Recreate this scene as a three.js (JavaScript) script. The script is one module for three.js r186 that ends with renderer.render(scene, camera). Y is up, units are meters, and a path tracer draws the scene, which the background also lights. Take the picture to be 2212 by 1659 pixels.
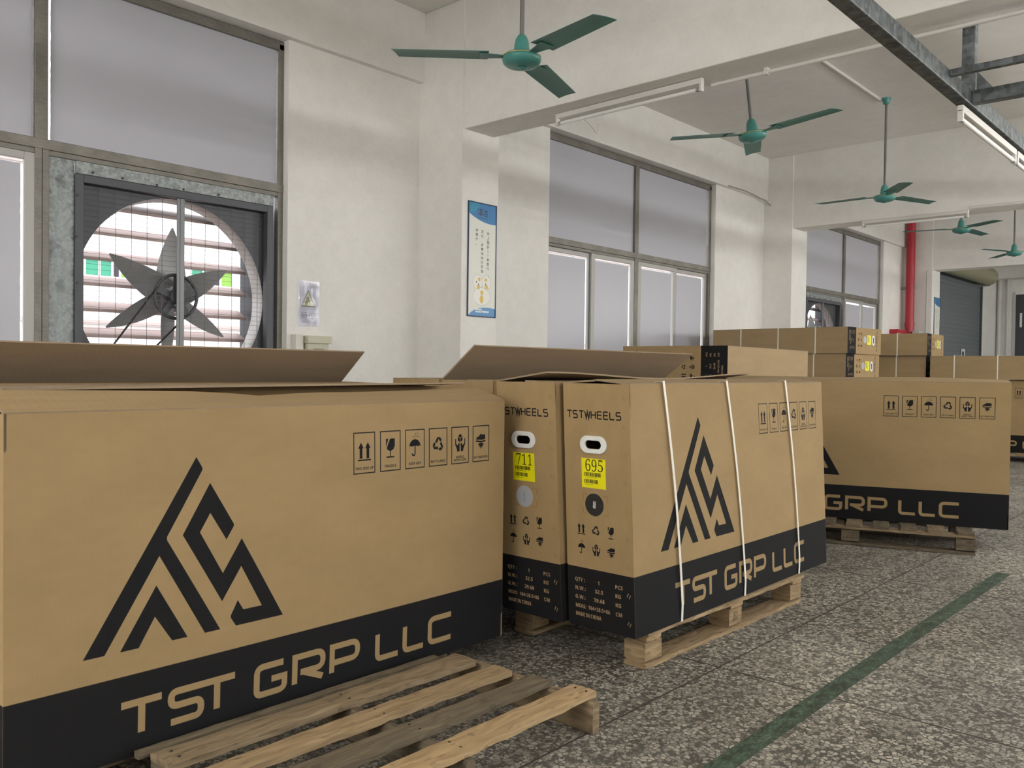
import * as THREE from 'three';
import { mergeGeometries, toCreasedNormals } from 'three/addons/utils/BufferGeometryUtils.js';
import { RoundedBoxGeometry } from 'three/addons/geometries/RoundedBoxGeometry.js';
import { RectAreaLightUniformsLib } from 'three/addons/lights/RectAreaLightUniformsLib.js';

// ------------------------------------------------------------------ camera, sky, light, exposure
const scene = new THREE.Scene();
const FOCAL = 1847.91, YAW = 0.7373, PITCH = -0.0181, ROLL = 0.0130;
const camera = new THREE.PerspectiveCamera(2 * Math.atan(829.5 / FOCAL) * 180 / Math.PI, 2212 / 1659, 0.05, 200);
{
  const f = new THREE.Vector3(Math.cos(YAW) * Math.cos(PITCH), Math.sin(PITCH), -Math.sin(YAW) * Math.cos(PITCH));
  const r = new THREE.Vector3().crossVectors(f, new THREE.Vector3(0, 1, 0)).normalize(), u = new THREE.Vector3().crossVectors(r, f);
  const c = Math.cos(ROLL), s = Math.sin(ROLL);
  const rr = r.clone().multiplyScalar(c).addScaledVector(u, s), uu = u.clone().multiplyScalar(c).addScaledVector(r, -s);
  camera.quaternion.setFromRotationMatrix(new THREE.Matrix4().makeBasis(rr, uu, f.clone().negate()));
  camera.position.set(0, 1.0402, 0);
}
const renderer = new THREE.WebGLRenderer({ antialias: true });
renderer.toneMapping = THREE.LinearToneMapping;
renderer.toneMappingExposure = 1.06;
renderer.shadowMap.enabled = true;
{ // bright overcast sky
  const w = 64, h = 32, d = new Float32Array(w * h * 4);
  for (let j = 0; j < h; j++) for (let i = 0; i < w; i++) {
    const e = Math.max(0, Math.sin(((j + 0.5) / h - 0.5) * Math.PI)), k = (j + 0.5) / h < 0.5 ? 1.5 : 3.2 * (0.75 + 0.5 * e);
    d.set([k * 0.97, k * 0.99, k * 1.03, 1], (j * w + i) * 4);
  }
  const sky = new THREE.DataTexture(d, w, h, THREE.RGBAFormat, THREE.FloatType);
  sky.mapping = THREE.EquirectangularReflectionMapping; sky.magFilter = THREE.LinearFilter; sky.needsUpdate = true;
  scene.background = sky; scene.environment = sky; scene.environmentIntensity = 1.0;
}
RectAreaLightUniformsLib.init();
const OPPOSITE_Z = 7.0, BACK_X = -5.0;
const DAY_SIDE = 10.5, DAY_BACK = 31.0, UP = 3.5;   // the sunlit yards outside throw their light upwards into the hall
function daylight(w, h, [x, y, z], [tx, ty, tz], power) {   // daylight in a real window opening
  const l = new THREE.RectAreaLight(new THREE.Color(1.0, 0.985, 0.95), power, w, h);
  l.position.set(x, y, z); l.lookAt(tx, ty, tz); l.name = 'window_daylight'; scene.add(l);
}
const OPP_BAYS = [[-1.2, 2.1], [5.3, 8.6], [11.4, 14.7], [17.4, 20.7]];
for (const [a, b] of OPP_BAYS) daylight(b - a - 0.1, 2.2, [(a + b) / 2, 2.15, OPPOSITE_Z - 0.06], [(a + b) / 2, 2.15 + UP * 7, 0], DAY_SIDE);
const BACK_BAY = [-3.4, 0.6];
daylight(BACK_BAY[1] - BACK_BAY[0] - 0.1, 1.6, [BACK_X + 0.06, 2.55, (BACK_BAY[0] + BACK_BAY[1]) / 2], [BACK_X + 5, 2.55 + UP * 5, (BACK_BAY[0] + BACK_BAY[1]) / 2], DAY_BACK);
// two rows of lit tube lamps hang over the aisle to the right of the camera: where they are, and the strength of each
const LIT_ROWS = [0.6, 3.4], LIT_X = [0.8, 3.2, 5.6, 7.4, 10.0, 12.6, 15.2, 17.8], LIT_Y = 2.45, LAMP_CD = [3.5, 4.5], LAMP_COLOR = new THREE.Color(1.0, 1.0, 0.985);

// ------------------------------------------------------------------ helpers
let seed = 12345;
const rnd = () => { seed = (seed * 1664525 + 1013904223) >>> 0; return seed / 4294967296; };
const rr = (a, b) => a + (b - a) * rnd();
const V = (x, y, z) => new THREE.Vector3(x, y, z);
const names = new Map();
function numbered(n) { const k = names.get(n) ?? 0; names.set(n, k + 1); return k ? n + '_' + String(k).padStart(3, '0') : n; }
function tag(o, label, category, group, kind) {
  if (label) o.userData.label = label; if (category) o.userData.category = category;
  if (group) o.userData.group = group; if (kind) o.userData.kind = kind; return o;
}
function thing(name, label, category, [x, y, z] = [0, 0, 0], turn = 0, group) {
  const o = new THREE.Group(); o.name = numbered(name); o.position.set(x, y, z); o.rotation.y = turn; scene.add(o);
  return tag(o, label, category, group);
}
function obj(name, geo, m, parent = scene, label) {
  const g = Array.isArray(geo) ? join(geo) : geo, o = new THREE.Mesh(g, m);
  o.name = parent === scene ? numbered(name) : name; o.castShadow = o.receiveShadow = true;
  if (label) o.userData.label = label; parent.add(o); return o;
}
function struct(name, geo, m, parent = scene) { const o = obj(name, geo, m, parent); if (parent === scene) o.userData.kind = 'structure'; return o; }
function sgroup(name) { const o = new THREE.Group(); o.name = numbered(name); o.userData.kind = 'structure'; scene.add(o); return o; }
function join(list) { return list.length === 1 ? list[0] : mergeGeometries(list.map((g) => { const n = g.index ? g.toNonIndexed() : g.clone(); for (const k of Object.keys(n.attributes)) if (!['position', 'normal', 'uv'].includes(k)) n.deleteAttribute(k); n.clearGroups(); return n; })); }
// a box between two corners, with uv in metres
function bx(x0, y0, z0, x1, y1, z1) {
  const g = new THREE.BoxGeometry(Math.abs(x1 - x0), Math.abs(y1 - y0), Math.abs(z1 - z0)); g.translate((x0 + x1) / 2, (y0 + y1) / 2, (z0 + z1) / 2); return metric(g);
}
function rbx(x0, y0, z0, x1, y1, z1, r = 0.004) {
  const a = Math.abs(x1 - x0), b = Math.abs(y1 - y0), c = Math.abs(z1 - z0);
  const g = new RoundedBoxGeometry(a, b, c, 2, Math.min(r, a / 2.1, b / 2.1, c / 2.1)); g.translate((x0 + x1) / 2, (y0 + y1) / 2, (z0 + z1) / 2); return metric(g);
}
function metric(g) {
  const p = g.attributes.position, n = g.attributes.normal, uv = new Float32Array(p.count * 2);
  for (let i = 0; i < p.count; i++) {
    const ax = Math.abs(n.getX(i)), ay = Math.abs(n.getY(i)), az = Math.abs(n.getZ(i)), x = p.getX(i), y = p.getY(i), z = p.getZ(i);
    uv.set(ay >= ax && ay >= az ? [x, z] : ax >= az ? [z, y] : [x, y], i * 2);
  }
  g.setAttribute('uv', new THREE.BufferAttribute(uv, 2)); return g;
}
function rod(a, b, r, seg = 12) {
  const A = V(...a), B = V(...b), d = B.clone().sub(A), g = new THREE.CylinderGeometry(r, r, d.length(), seg);
  g.applyQuaternion(new THREE.Quaternion().setFromUnitVectors(V(0, 1, 0), d.clone().normalize())); g.translate((A.x + B.x) / 2, (A.y + B.y) / 2, (A.z + B.z) / 2); return g;
}
function tube(pts, r, seg = 24, rad = 8) { return new THREE.TubeGeometry(new THREE.CatmullRomCurve3(pts.map((p) => V(...p))), seg, r, rad); }
// a sheet of thickness t: fn(u, v) gives its outer face; u x v points outwards. Groups: 0 outer face, 1 the rest
function sheet(fn, nu, nv, t) {
  const P = [], N = [], pos = [], uv = [], out = [], rest = [], at = (i, j) => i * (nv + 1) + j;
  for (let i = 0; i <= nu; i++) for (let j = 0; j <= nv; j++) {
    const u = i / nu, v = j / nv, e = 1e-3, p = V(...fn(u, v));
    const du = V(...fn(Math.min(1, u + e), v)).sub(V(...fn(Math.max(0, u - e), v))), dv = V(...fn(u, Math.min(1, v + e))).sub(V(...fn(u, Math.max(0, v - e))));
    P.push(p); N.push(du.cross(dv).normalize());
  }
  const push = (p, u, v) => { pos.push(p.x, p.y, p.z); uv.push(u, v); };
  const quad = (list, a, b, c, d) => { for (const q of [a, b, c, a, c, d]) list.push(q); };
  const outer = [], inner = [];
  for (let i = 0; i <= nu; i++) for (let j = 0; j <= nv; j++) { outer.push([P[at(i, j)], i / nu, j / nv]); inner.push([P[at(i, j)].clone().addScaledVector(N[at(i, j)], -t), i / nu, j / nv]); }
  for (let i = 0; i < nu; i++) for (let j = 0; j < nv; j++) {
    const a = at(i, j), b = at(i + 1, j), c = at(i + 1, j + 1), d = at(i, j + 1);
    quad(out, outer[a], outer[b], outer[c], outer[d]); quad(rest, inner[a], inner[d], inner[c], inner[b]);
  }
  const edge = (a, b) => quad(rest, outer[a], inner[a], inner[b], outer[b]);
  for (let i = 0; i < nu; i++) { edge(at(i, 0), at(i + 1, 0)); edge(at(i + 1, nv), at(i, nv)); }
  for (let j = 0; j < nv; j++) { edge(at(0, j + 1), at(0, j)); edge(at(nu, j), at(nu, j + 1)); }
  for (const [p, u, v] of [...out, ...rest]) push(p, u, v);
  let g = new THREE.BufferGeometry();
  g.setAttribute('position', new THREE.Float32BufferAttribute(pos, 3)); g.setAttribute('uv', new THREE.Float32BufferAttribute(uv, 2));
  g.computeVertexNormals(); g = toCreasedNormals(g, 0.5);
  g.clearGroups(); g.addGroup(0, out.length, 0); g.addGroup(out.length, rest.length, 1); return g;
}
// ------------------------------------------------------------------ textures
function noiseTable(n, s) { const save = seed; seed = s; const a = new Float32Array(n * n).map(() => rnd()); seed = save; return a; }
function vnoise(n, s) { // tiling value noise on an n x n lattice, coordinates in [0, 1)
  const a = noiseTable(n, s);
  return (x, y) => {
    x = (x - Math.floor(x)) * n; y = (y - Math.floor(y)) * n; const i = Math.floor(x), j = Math.floor(y), f = x - i, g = y - j, u = f * f * (3 - 2 * f), v = g * g * (3 - 2 * g);
    const q = (p, r) => a[(r % n) * n + (p % n)];
    return (q(i, j) * (1 - u) + q(i + 1, j) * u) * (1 - v) + (q(i, j + 1) * (1 - u) + q(i + 1, j + 1) * u) * v;
  };
}
function dataTex(w, h, fn, srgb = true) {
  const d = new Uint8Array(w * h * 4);
  for (let j = 0; j < h; j++) for (let i = 0; i < w; i++) { const c = fn(i / w, j / h, i, j), k = (j * w + i) * 4; d[k] = Math.max(0, Math.min(255, c[0])); d[k + 1] = Math.max(0, Math.min(255, c[1])); d[k + 2] = Math.max(0, Math.min(255, c[2])); d[k + 3] = 255; }
  const t = new THREE.DataTexture(d, w, h); t.wrapS = t.wrapT = THREE.RepeatWrapping; t.magFilter = THREE.LinearFilter; if (srgb) t.colorSpace = THREE.SRGBColorSpace; t.needsUpdate = true; return t;
}
function canvas(w, h, draw) { const c = document.createElement('canvas'); c.width = w; c.height = h; const x = c.getContext('2d'); draw(x, w, h); const t = new THREE.CanvasTexture(c); t.colorSpace = THREE.SRGBColorSpace; return t; }
function rep(t, x, y) { const c = t.clone(); c.wrapS = c.wrapT = THREE.RepeatWrapping; c.repeat.set(x, y); c.needsUpdate = true; return c; }
const std = (o) => new THREE.MeshStandardMaterial(o);
const lin = (r, g, b) => new THREE.Color().setRGB(r, g, b);

const n8 = vnoise(8, 1), n32 = vnoise(32, 2), n128 = vnoise(128, 3), n256 = vnoise(256, 4);
const plasterTex = dataTex(512, 512, (x, y) => { const k = 1 - 0.018 * n8(x, y) - 0.018 * n32(x, y) - 0.015 * n128(x, y), s = n256(x, y) > 0.995 ? 0.93 : 1; return [241 * k * s, 239 * k * s, 234 * k * s]; });
const plasterBump = dataTex(512, 512, (x, y) => { const k = 255 * (0.5 * n32(x, y) + 0.3 * n128(x, y) + 0.2 * n256(x, y)); return [k, k, k]; }, false);
const woodTex = (s, base, dark) => { const a = vnoise(16, s), b = vnoise(64, s + 1), c = vnoise(128, s + 2); return dataTex(512, 256, (x, y) => {
  const w = y + 0.05 * a(x, y), g = 0.5 + 0.5 * Math.sin(2 * Math.PI * (w * 9 + 0.8 * a(x * 0.999, w))), f = c(x * 0.12 + 3.3 * 0, w * 1.0) * 0.6 + b(x * 0.4, w) * 0.4, k = Math.min(1, 0.28 * g + 0.75 * f), st = a(x * 2, y * 2) > 0.86 ? 0.86 : 1;
  return [0, 1, 2].map((i) => (base[i] * (1 - k) + dark[i] * k) * st);
}); };
const wallMat = std({ map: rep(plasterTex, 0.4, 0.4), bumpMap: rep(plasterBump, 0.7, 0.7), bumpScale: 0.002, roughness: 0.85 });
const ceilMat = std({ map: rep(plasterTex, 0.3, 0.3), roughness: 0.92, color: lin(0.97, 0.96, 0.955) });

// terrazzo: pale angular chips in a grey-brown matrix, 2.4 m a tile
const TERR = 2.4;
function worley(n, s) {
  const save = seed; seed = s; const px = new Float32Array(n * n), py = new Float32Array(n * n), id = new Float32Array(n * n);
  for (let i = 0; i < n * n; i++) { px[i] = rnd(); py[i] = rnd(); id[i] = rnd(); } seed = save;
  return (x, y) => {
    x *= n; y *= n; const ci = Math.floor(x), cj = Math.floor(y); let a = 9, b = 9, w = 0;
    for (let j = -1; j <= 1; j++) for (let i = -1; i <= 1; i++) {
      const k = ((cj + j + n) % n) * n + (ci + i + n) % n, dx = ci + i + px[k] - x, dy = cj + j + py[k] - y, d = dx * dx + dy * dy;
      if (d < a) { b = a; a = d; w = id[k]; } else if (d < b) b = d;
    }
    return [Math.sqrt(b) - Math.sqrt(a), w];
  };
}
const cells = worley(150, 77), fine = worley(330, 78), blot = vnoise(7, 79), blot2 = vnoise(20, 80);
const terrazzoTex = dataTex(2048, 2048, (x, y) => {
  const [e, w] = cells(x + 0.004 * n128(x, y), y), [e2, w2] = fine(x, y), t = 0.86 + 0.2 * blot(x, y) + 0.1 * (blot2(x, y) - 0.5);
  let c = [92, 89, 82];
  if (w > 0.33 && e > 0.17) { const k = 0.84 + 0.34 * ((w * 7.3) % 1); c = [168 * k, 163 * k, 152 * k]; }
  else if (w2 > 0.52 && e2 > 0.24) { const k = 0.8 + 0.35 * ((w2 * 9.1) % 1); c = [146 * k, 141 * k, 131 * k]; }
  return c.map((v) => v * t);
});
const terrazzoRough = dataTex(256, 256, (x, y) => { const k = 255 * (0.42 + 0.25 * n8(x, y) + 0.1 * n32(x, y)); return [k, k, k]; }, false);
const floorMat = std({ map: rep(terrazzoTex, 1 / TERR, 1 / TERR), roughnessMap: rep(terrazzoRough, 0.35, 0.35), roughness: 1.0 });

// galvanised spangle
const spang = worley(40, 91);
const galvTex = dataTex(512, 512, (x, y) => { const [e, w] = spang(x, y), k = 0.62 + 0.3 * w + 0.12 * n32(x, y) - (n8(x, y) > 0.7 ? 0.12 : 0); return [172 * k, 178 * k, 178 * k]; });
const galvRough = dataTex(256, 256, (x, y) => { const k = 255 * (0.3 + 0.35 * spang(x, y)[1] * 0.6 + 0.2 * n32(x, y)); return [k, k, k]; }, false);
const galvMat = std({ map: rep(galvTex, 1.6, 1.6), roughnessMap: rep(galvRough, 1.6, 1.6), metalness: 0.5, roughness: 1 });
const galvDark = std({ color: lin(0.10, 0.105, 0.115), metalness: 0.5, roughness: 0.55 });
const aluTex = dataTex(256, 256, (x, y) => { const k = 0.86 + 0.1 * n128(x * 0.2, y) + 0.12 * (n8(x, y) - 0.5) - (n32(x, y) > 0.86 ? 0.06 : 0); return [140 * k, 136 * k, 128 * k]; });
const aluMat = std({ map: rep(aluTex, 1.5, 1.5), metalness: 0.45, roughness: 0.5 });
const aluPale = std({ color: lin(0.42, 0.41, 0.39), metalness: 0.35, roughness: 0.5 });
const filmMat = std({ color: lin(0.50, 0.50, 0.56), roughness: 0.3 });
const glassMat = new THREE.MeshPhysicalMaterial({ color: 0xffffff, roughness: 0.02, transmission: 1, thickness: 0, ior: 1.5 });

// ------------------------------------------------------------------ printed cartons
const KRAFT = [165, 140, 102], INK = '#1b1b1d';
function kraftFill(x, w, h, s) {
  const im = x.getImageData(0, 0, w, h), d = im.data, a = vnoise(9, s), b = vnoise(48, s + 1), save = seed; seed = s * 31 + 7;
  for (let j = 0; j < h; j++) for (let i = 0; i < w; i++) {
    const u = i / w, v = j / h, k = 0.965 + 0.05 * a(u, v) + 0.025 * (b(u, v) - 0.5) + 0.03 * (rnd() - 0.5) + 0.008 * Math.sin(i * 0.9), p = (j * w + i) * 4;
    d[p] = KRAFT[0] * k; d[p + 1] = KRAFT[1] * k; d[p + 2] = KRAFT[2] * k; d[p + 3] = 255;
  }
  seed = save; x.putImageData(im, 0, 0);
}
const kraftTex = canvas(512, 512, (x, w, h) => kraftFill(x, w, h, 3));
kraftTex.wrapS = kraftTex.wrapT = THREE.RepeatWrapping;
const kraftMat = std({ map: kraftTex, roughness: 0.7 });
const kraftEdge = std({ map: kraftTex, roughness: 0.9, color: lin(0.86, 0.91, 1.16) });   // the greyer inner liner and cut edges
const GLYPH = {   // strokes on a unit square, y up: letters of the cartons
  T: [['M', 0, 1], ['L', 1, 1], ['M', 0.5, 1], ['L', 0.5, 0]], L: [['M', 0, 1], ['L', 0, 0.24], ['Q', 0, 0, 0.2, 0], ['L', 1, 0]],
  S: [['M', 1, 1], ['L', 0.22, 1], ['Q', 0, 1, 0, 0.77], ['Q', 0, 0.53, 0.22, 0.53], ['L', 0.78, 0.53], ['Q', 1, 0.53, 1, 0.27], ['Q', 1, 0, 0.78, 0], ['L', 0, 0]],
  G: [['M', 0.95, 1], ['L', 0.25, 1], ['Q', 0, 1, 0, 0.74], ['L', 0, 0.2], ['Q', 0, 0, 0.2, 0], ['L', 0.75, 0], ['Q', 1, 0, 1, 0.22], ['L', 1, 0.48], ['L', 0.52, 0.48]],
  R: [['M', 0, 0], ['L', 0, 1], ['L', 0.75, 1], ['Q', 1, 1, 1, 0.7], ['Q', 1, 0.4, 0.75, 0.4], ['L', 0.2, 0.4], ['M', 0.3, 0.4], ['L', 1, 0.02]],
  P: [['M', 0, 0], ['L', 0, 1], ['L', 0.75, 1], ['Q', 1, 1, 1, 0.69], ['Q', 1, 0.38, 0.75, 0.38], ['L', 0, 0.38]],
  C: [['M', 1, 1], ['L', 0.25, 1], ['Q', 0, 1, 0, 0.75], ['L', 0, 0.25], ['Q', 0, 0, 0.25, 0], ['L', 1, 0]],
  W: [['M', 0, 1], ['L', 0.27, 0], ['L', 0.5, 0.9], ['L', 0.73, 0], ['L', 1, 1]], H: [['M', 0, 0], ['L', 0, 1], ['M', 1, 0], ['L', 1, 1], ['M', 0, 0.5], ['L', 1, 0.5]],
  E: [['M', 1, 1], ['L', 0.2, 1], ['Q', 0, 1, 0, 0.8], ['L', 0, 0.2], ['Q', 0, 0, 0.2, 0], ['L', 1, 0], ['M', 0.05, 0.52], ['L', 0.95, 0.52]],
};
function letter(x, ch, x0, y0, w, h) { // box in drawing units, y up
  x.beginPath(); for (const [op, ...a] of GLYPH[ch]) { const q = a.map((v, i) => (i % 2 ? y0 + v * h : x0 + v * w)); if (op === 'M') x.moveTo(...q); else if (op === 'L') x.lineTo(...q); else x.quadraticCurveTo(...q); } x.stroke();
}
function poly(x, pts) { x.beginPath(); pts.forEach(([a, b], i) => (i ? x.lineTo(a, b) : x.moveTo(a, b))); x.closePath(); x.fill(); }
const ICONS = {  // pictograms in a square of side 1, centre at 0, y up
  up: (x) => { for (const c of [-0.22, 0.22]) { x.fillRect(c - 0.085, -0.36, 0.17, 0.55); poly(x, [[c - 0.17, 0.16], [c + 0.17, 0.16], [c, 0.46]]); } x.fillRect(-0.42, -0.48, 0.84, 0.07); },
  glass: (x) => { poly(x, [[-0.02, 0.5], [0.3, 0.5], [0.3, 0.1], [0.2, -0.07], [0.05, -0.14], [-0.08, -0.14], [-0.22, -0.06], [-0.25, 0.02]]); poly(x, [[-0.3, 0.5], [-0.14, 0.5], [-0.28, 0.12], [-0.3, 0.12]]); x.fillRect(-0.03, -0.44, 0.06, 0.34); x.fillRect(-0.26, -0.5, 0.52, 0.07); },
  umbrella: (x) => {
    x.beginPath(); x.moveTo(-0.4, -0.02); x.bezierCurveTo(-0.34, 0.32, -0.1, 0.36, 0, 0.36); x.bezierCurveTo(0.1, 0.36, 0.34, 0.32, 0.4, -0.02); for (let i = 0; i < 4; i++) x.quadraticCurveTo(0.3 - i * 0.2, 0.06, 0.2 - i * 0.2, -0.02); x.closePath(); x.fill();
    x.lineWidth = 0.07; x.beginPath(); x.moveTo(0, -0.02); x.lineTo(0, -0.36); x.quadraticCurveTo(0, -0.48, -0.1, -0.48); x.quadraticCurveTo(-0.19, -0.48, -0.19, -0.37); x.stroke(); x.fillRect(-0.02, 0.34, 0.04, 0.07);
    for (const [a, b] of [[-0.16, 0.46], [-0.02, 0.48], [0.1, 0.48], [0.22, 0.46], [0, 0.6], [0.13, 0.62]]) poly(x, [[a, b], [a + 0.04, b], [a + 0.06, b + 0.08], [a + 0.03, b + 0.08]]);
  },
  recycle: (x) => { for (let k = 0; k < 3; k++) { x.save(); x.rotate(k * Math.PI * 2 / 3); poly(x, [[-0.235, 0.13], [-0.075, 0.40], [0.085, 0.40], [-0.095, 0.085]]); poly(x, [[0.005, 0.40], [0.135, 0.40], [0.185, 0.33], [0.115, 0.20], [0.075, 0.265]]); poly(x, [[0.035, 0.245], [0.235, 0.13], [0.245, 0.34], [0.20, 0.31], [0.165, 0.36]]); x.restore(); } },
  hands: (x) => {
    poly(x, [[0, 0.5], [0.17, 0.38], [0, 0.27], [-0.17, 0.38]]); poly(x, [[-0.19, 0.34], [-0.02, 0.23], [-0.02, 0.02], [-0.19, 0.13]]); poly(x, [[0.19, 0.34], [0.02, 0.23], [0.02, 0.02], [0.19, 0.13]]);
    for (const s of [-1, 1]) { poly(x, [[-0.4, 0.22], [-0.33, 0.22], [-0.33, -0.04], [-0.2, -0.16], [-0.1, 0], [-0.03, -0.06], [-0.05, -0.3], [-0.05, -0.5], [-0.25, -0.5], [-0.25, -0.38], [-0.4, -0.1]].map(([a, b]) => [a * -s, b])); }
  },
  shoe: (x) => { poly(x, [[-0.42, 0.1], [-0.38, 0.2], [-0.16, 0.3], [-0.02, 0.44], [0.04, 0.36], [0.12, 0.38], [0.36, 0.36], [0.36, 0.12], [0.1, 0.06]]); poly(x, [[-0.44, 0.05], [0.1, 0], [0.38, 0.06], [0.36, -0.03], [0.04, -0.1], [-0.42, -0.03]]); const p = []; for (let k = 0; k <= 12; k++) { const a = Math.PI * (1 + k / 12), r = k % 2 ? 0.36 : 0.2; p.push([r * 0.75 * Math.cos(a), -0.12 + r * Math.sin(a)]); } poly(x, p); },
};
function icon(x, k, cx, cy, s) { x.save(); x.translate(cx, cy); x.scale(s, s); ICONS[k](x); x.restore(); }
function text(x, s, cx, cy, h, o = {}) { // text in metres on a y-up canvas
  x.save(); x.translate(cx, cy); x.scale(1, -1); x.font = `${o.bold === false ? '' : 'bold '}100px ${o.font ?? 'sans-serif'}`; x.textAlign = o.align ?? 'center'; x.textBaseline = 'alphabetic';
  const k = h / 72, w = x.measureText(s).width * k, q = o.width ? o.width / w : 1; x.scale(k * q, k); x.fillText(s, 0, 0); x.restore();
}
const BL = 1.64, BH = 0.86, BW = 0.285, BAND = 0.207;
const LOGO = [
  [[0.451, 0.735], [0.4675, 0.706], [0.4675, 0.700], [0.372, 0.537], [0.372, 0.529], [0.520, 0.2695], [0.4765, 0.2695], [0.3525, 0.492], [0.2185, 0.2695], [0.169, 0.2695]],
  [[0.345, 0.418], [0.4285, 0.2695], [0.3875, 0.2695], [0.342, 0.340], [0.3015, 0.2695], [0.256, 0.2695]],
  [[0.489, 0.664], [0.5575, 0.5475], [0.5575, 0.542], [0.536, 0.508], [0.4895, 0.585], [0.4605, 0.537], [0.526, 0.419], [0.581, 0.505], [0.712, 0.2695], [0.566, 0.2695], [0.5505, 0.294], [0.5505, 0.300], [0.5705, 0.338], [0.5875, 0.3095], [0.6445, 0.3095], [0.580, 0.430], [0.5245, 0.344], [0.414, 0.536]],
];
const sideTex = canvas(2048, 1074, (x, w, h) => {
  kraftFill(x, w, h, 11); x.setTransform(w / BL, 0, 0, -h / BH, 0, h); x.fillStyle = x.strokeStyle = INK;
  x.fillRect(0, 0, BL, BAND); for (const p of LOGO) poly(x, p);
  x.strokeStyle = `rgb(${KRAFT.map((v) => v * 0.97)})`; x.lineWidth = 0.0185; x.lineJoin = 'miter'; x.lineCap = 'butt';
  const L = [['T', 0.260, 0.362], ['S', 0.378, 0.478], ['T', 0.462, 0.566], ['G', 0.624, 0.731], ['R', 0.747, 0.862], ['P', 0.877, 0.990], ['L', 1.050, 1.144], ['L', 1.163, 1.253], ['C', 1.273, 1.380]];
  for (const [c, a, b] of L) letter(x, c, c === 'T' ? a : a + 0.009, 0.056, b - a - (c === 'T' ? 0 : c === 'L' || c === 'C' ? 0.009 : 0.018), 0.078);
  x.strokeStyle = INK; x.lineWidth = 0.0035; const names6 = ['THIS SIDE UP', 'FRAGILE', 'KEEP DRY', 'RECYCLABLE', 'HANDLE|WITH CARE', 'NO TRAMPLING'];
  Object.keys(ICONS).forEach((k, i) => {
    const a = 0.9585 + i * 0.1037; x.strokeStyle = INK; x.lineWidth = 0.0032; x.strokeRect(a, 0.648, 0.081, 0.1245); icon(x, k, a + 0.0405, 0.719 - (i === 0 ? 0.004 : 0), i === 2 ? 0.062 : 0.06); x.fillStyle = INK;
    names6[i].split('|').forEach((s, n, all) => text(x, s, a + 0.0405, 0.659 + (all.length - 1 - n) * 0.0105 + (all.length > 1 ? -0.003 : 0), 0.0078, { width: Math.min(0.071, s.length * 0.0068) }));
  });
});
const endTex = canvas(512, 1545, (x, w, h) => {
  kraftFill(x, w, h, 17); x.setTransform(w / BW, 0, 0, -h / BH, 0, h); x.fillStyle = x.strokeStyle = INK; x.fillRect(0, 0, BW, BAND);
  x.lineWidth = 0.0046; [...'TSTWHEELS'].forEach((c, i) => letter(x, c, 0.016 + i * 0.0266 + (c === 'W' ? -0.0012 : 0), 0.737, c === 'T' ? 0.0205 : c === 'W' ? 0.023 : 0.0185, 0.025));
  ['up', 'recycle', 'glass'].forEach((k, i) => icon(x, k, 0.066 + i * 0.064, 0.344, 0.041)); ['umbrella', 'hands', 'shoe'].forEach((k, i) => icon(x, k, 0.066 + i * 0.064, 0.277, 0.041));
  x.lineWidth = 0.0012; x.strokeStyle = '#8a5a2c'; for (const [a, b, s, t] of [[0.079, 0.469, 1, -1], [0.184, 0.469, -1, -1], [0.079, 0.401, 1, 1], [0.184, 0.401, -1, 1]]) { x.beginPath(); x.moveTo(a + s * 0.018, b); x.lineTo(a, b); x.lineTo(a, b + t * 0.022); x.stroke(); }
  x.fillStyle = '#b59a74';
  const rows = [['QTY :', '1', 'PCS'], ['N.W.:', '32.5', 'KG'], ['G.W.:', '39.68', 'KG']];
  rows.forEach((r, i) => { const y = 0.156 - i * 0.031; text(x, r[0], 0.032, y, 0.0135, { align: 'left' }); text(x, r[1], 0.137, y, 0.0135); text(x, r[2], 0.205, y, 0.0135, { align: 'left' }); });
  text(x, 'MEAS:  164×28.5×86', 0.032, 0.063, 0.0135, { align: 'left', width: 0.150 }); text(x, 'CM', 0.205, 0.063, 0.0135, { align: 'left' }); text(x, 'MADE IN CHINA', 0.032, 0.034, 0.0135, { align: 'left', width: 0.112 });
});
const sideMat = new THREE.MeshPhysicalMaterial({ map: sideTex, roughness: 0.85, specularIntensity: 0.5 }), endMat = new THREE.MeshPhysicalMaterial({ map: endTex, roughness: 0.85, specularIntensity: 0.5 });
const labelTex = (num) => canvas(256, 256, (x, w, h) => {
  x.fillStyle = '#eee60a'; x.fillRect(0, 0, w, h); x.fillStyle = '#2e3010';
  if (num) { x.font = '140px serif'; x.save(); x.translate(136, 110); x.scale(0.86, 1.02); x.textAlign = 'center'; x.fillText(num, 0, 0); x.restore(); }
  let s = 5; for (const [y, x0, x1, hh] of [[122, 26, 206, 34], [182, 26, 172, 34]]) { for (let a = x0; a < x1;) { s = (s * 37 + 11) % 101; const b = 1.5 + (s % 4) * 1.6; x.fillRect(a, y, b, hh); a += b + 1.5 + (s % 3) * 1.6; } }
  x.fillStyle = '#77752a'; for (const [y, n] of [[163, 16], [224, 11]]) for (let i = 0; i < n; i++) x.fillRect(34 + i * 8, y, 5, 6);
});
const labelMats = { 695: std({ map: labelTex('695'), roughness: 0.45 }), 711: std({ map: labelTex('711'), roughness: 0.45 }), plain: std({ map: labelTex(''), roughness: 0.45 }) };
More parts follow.
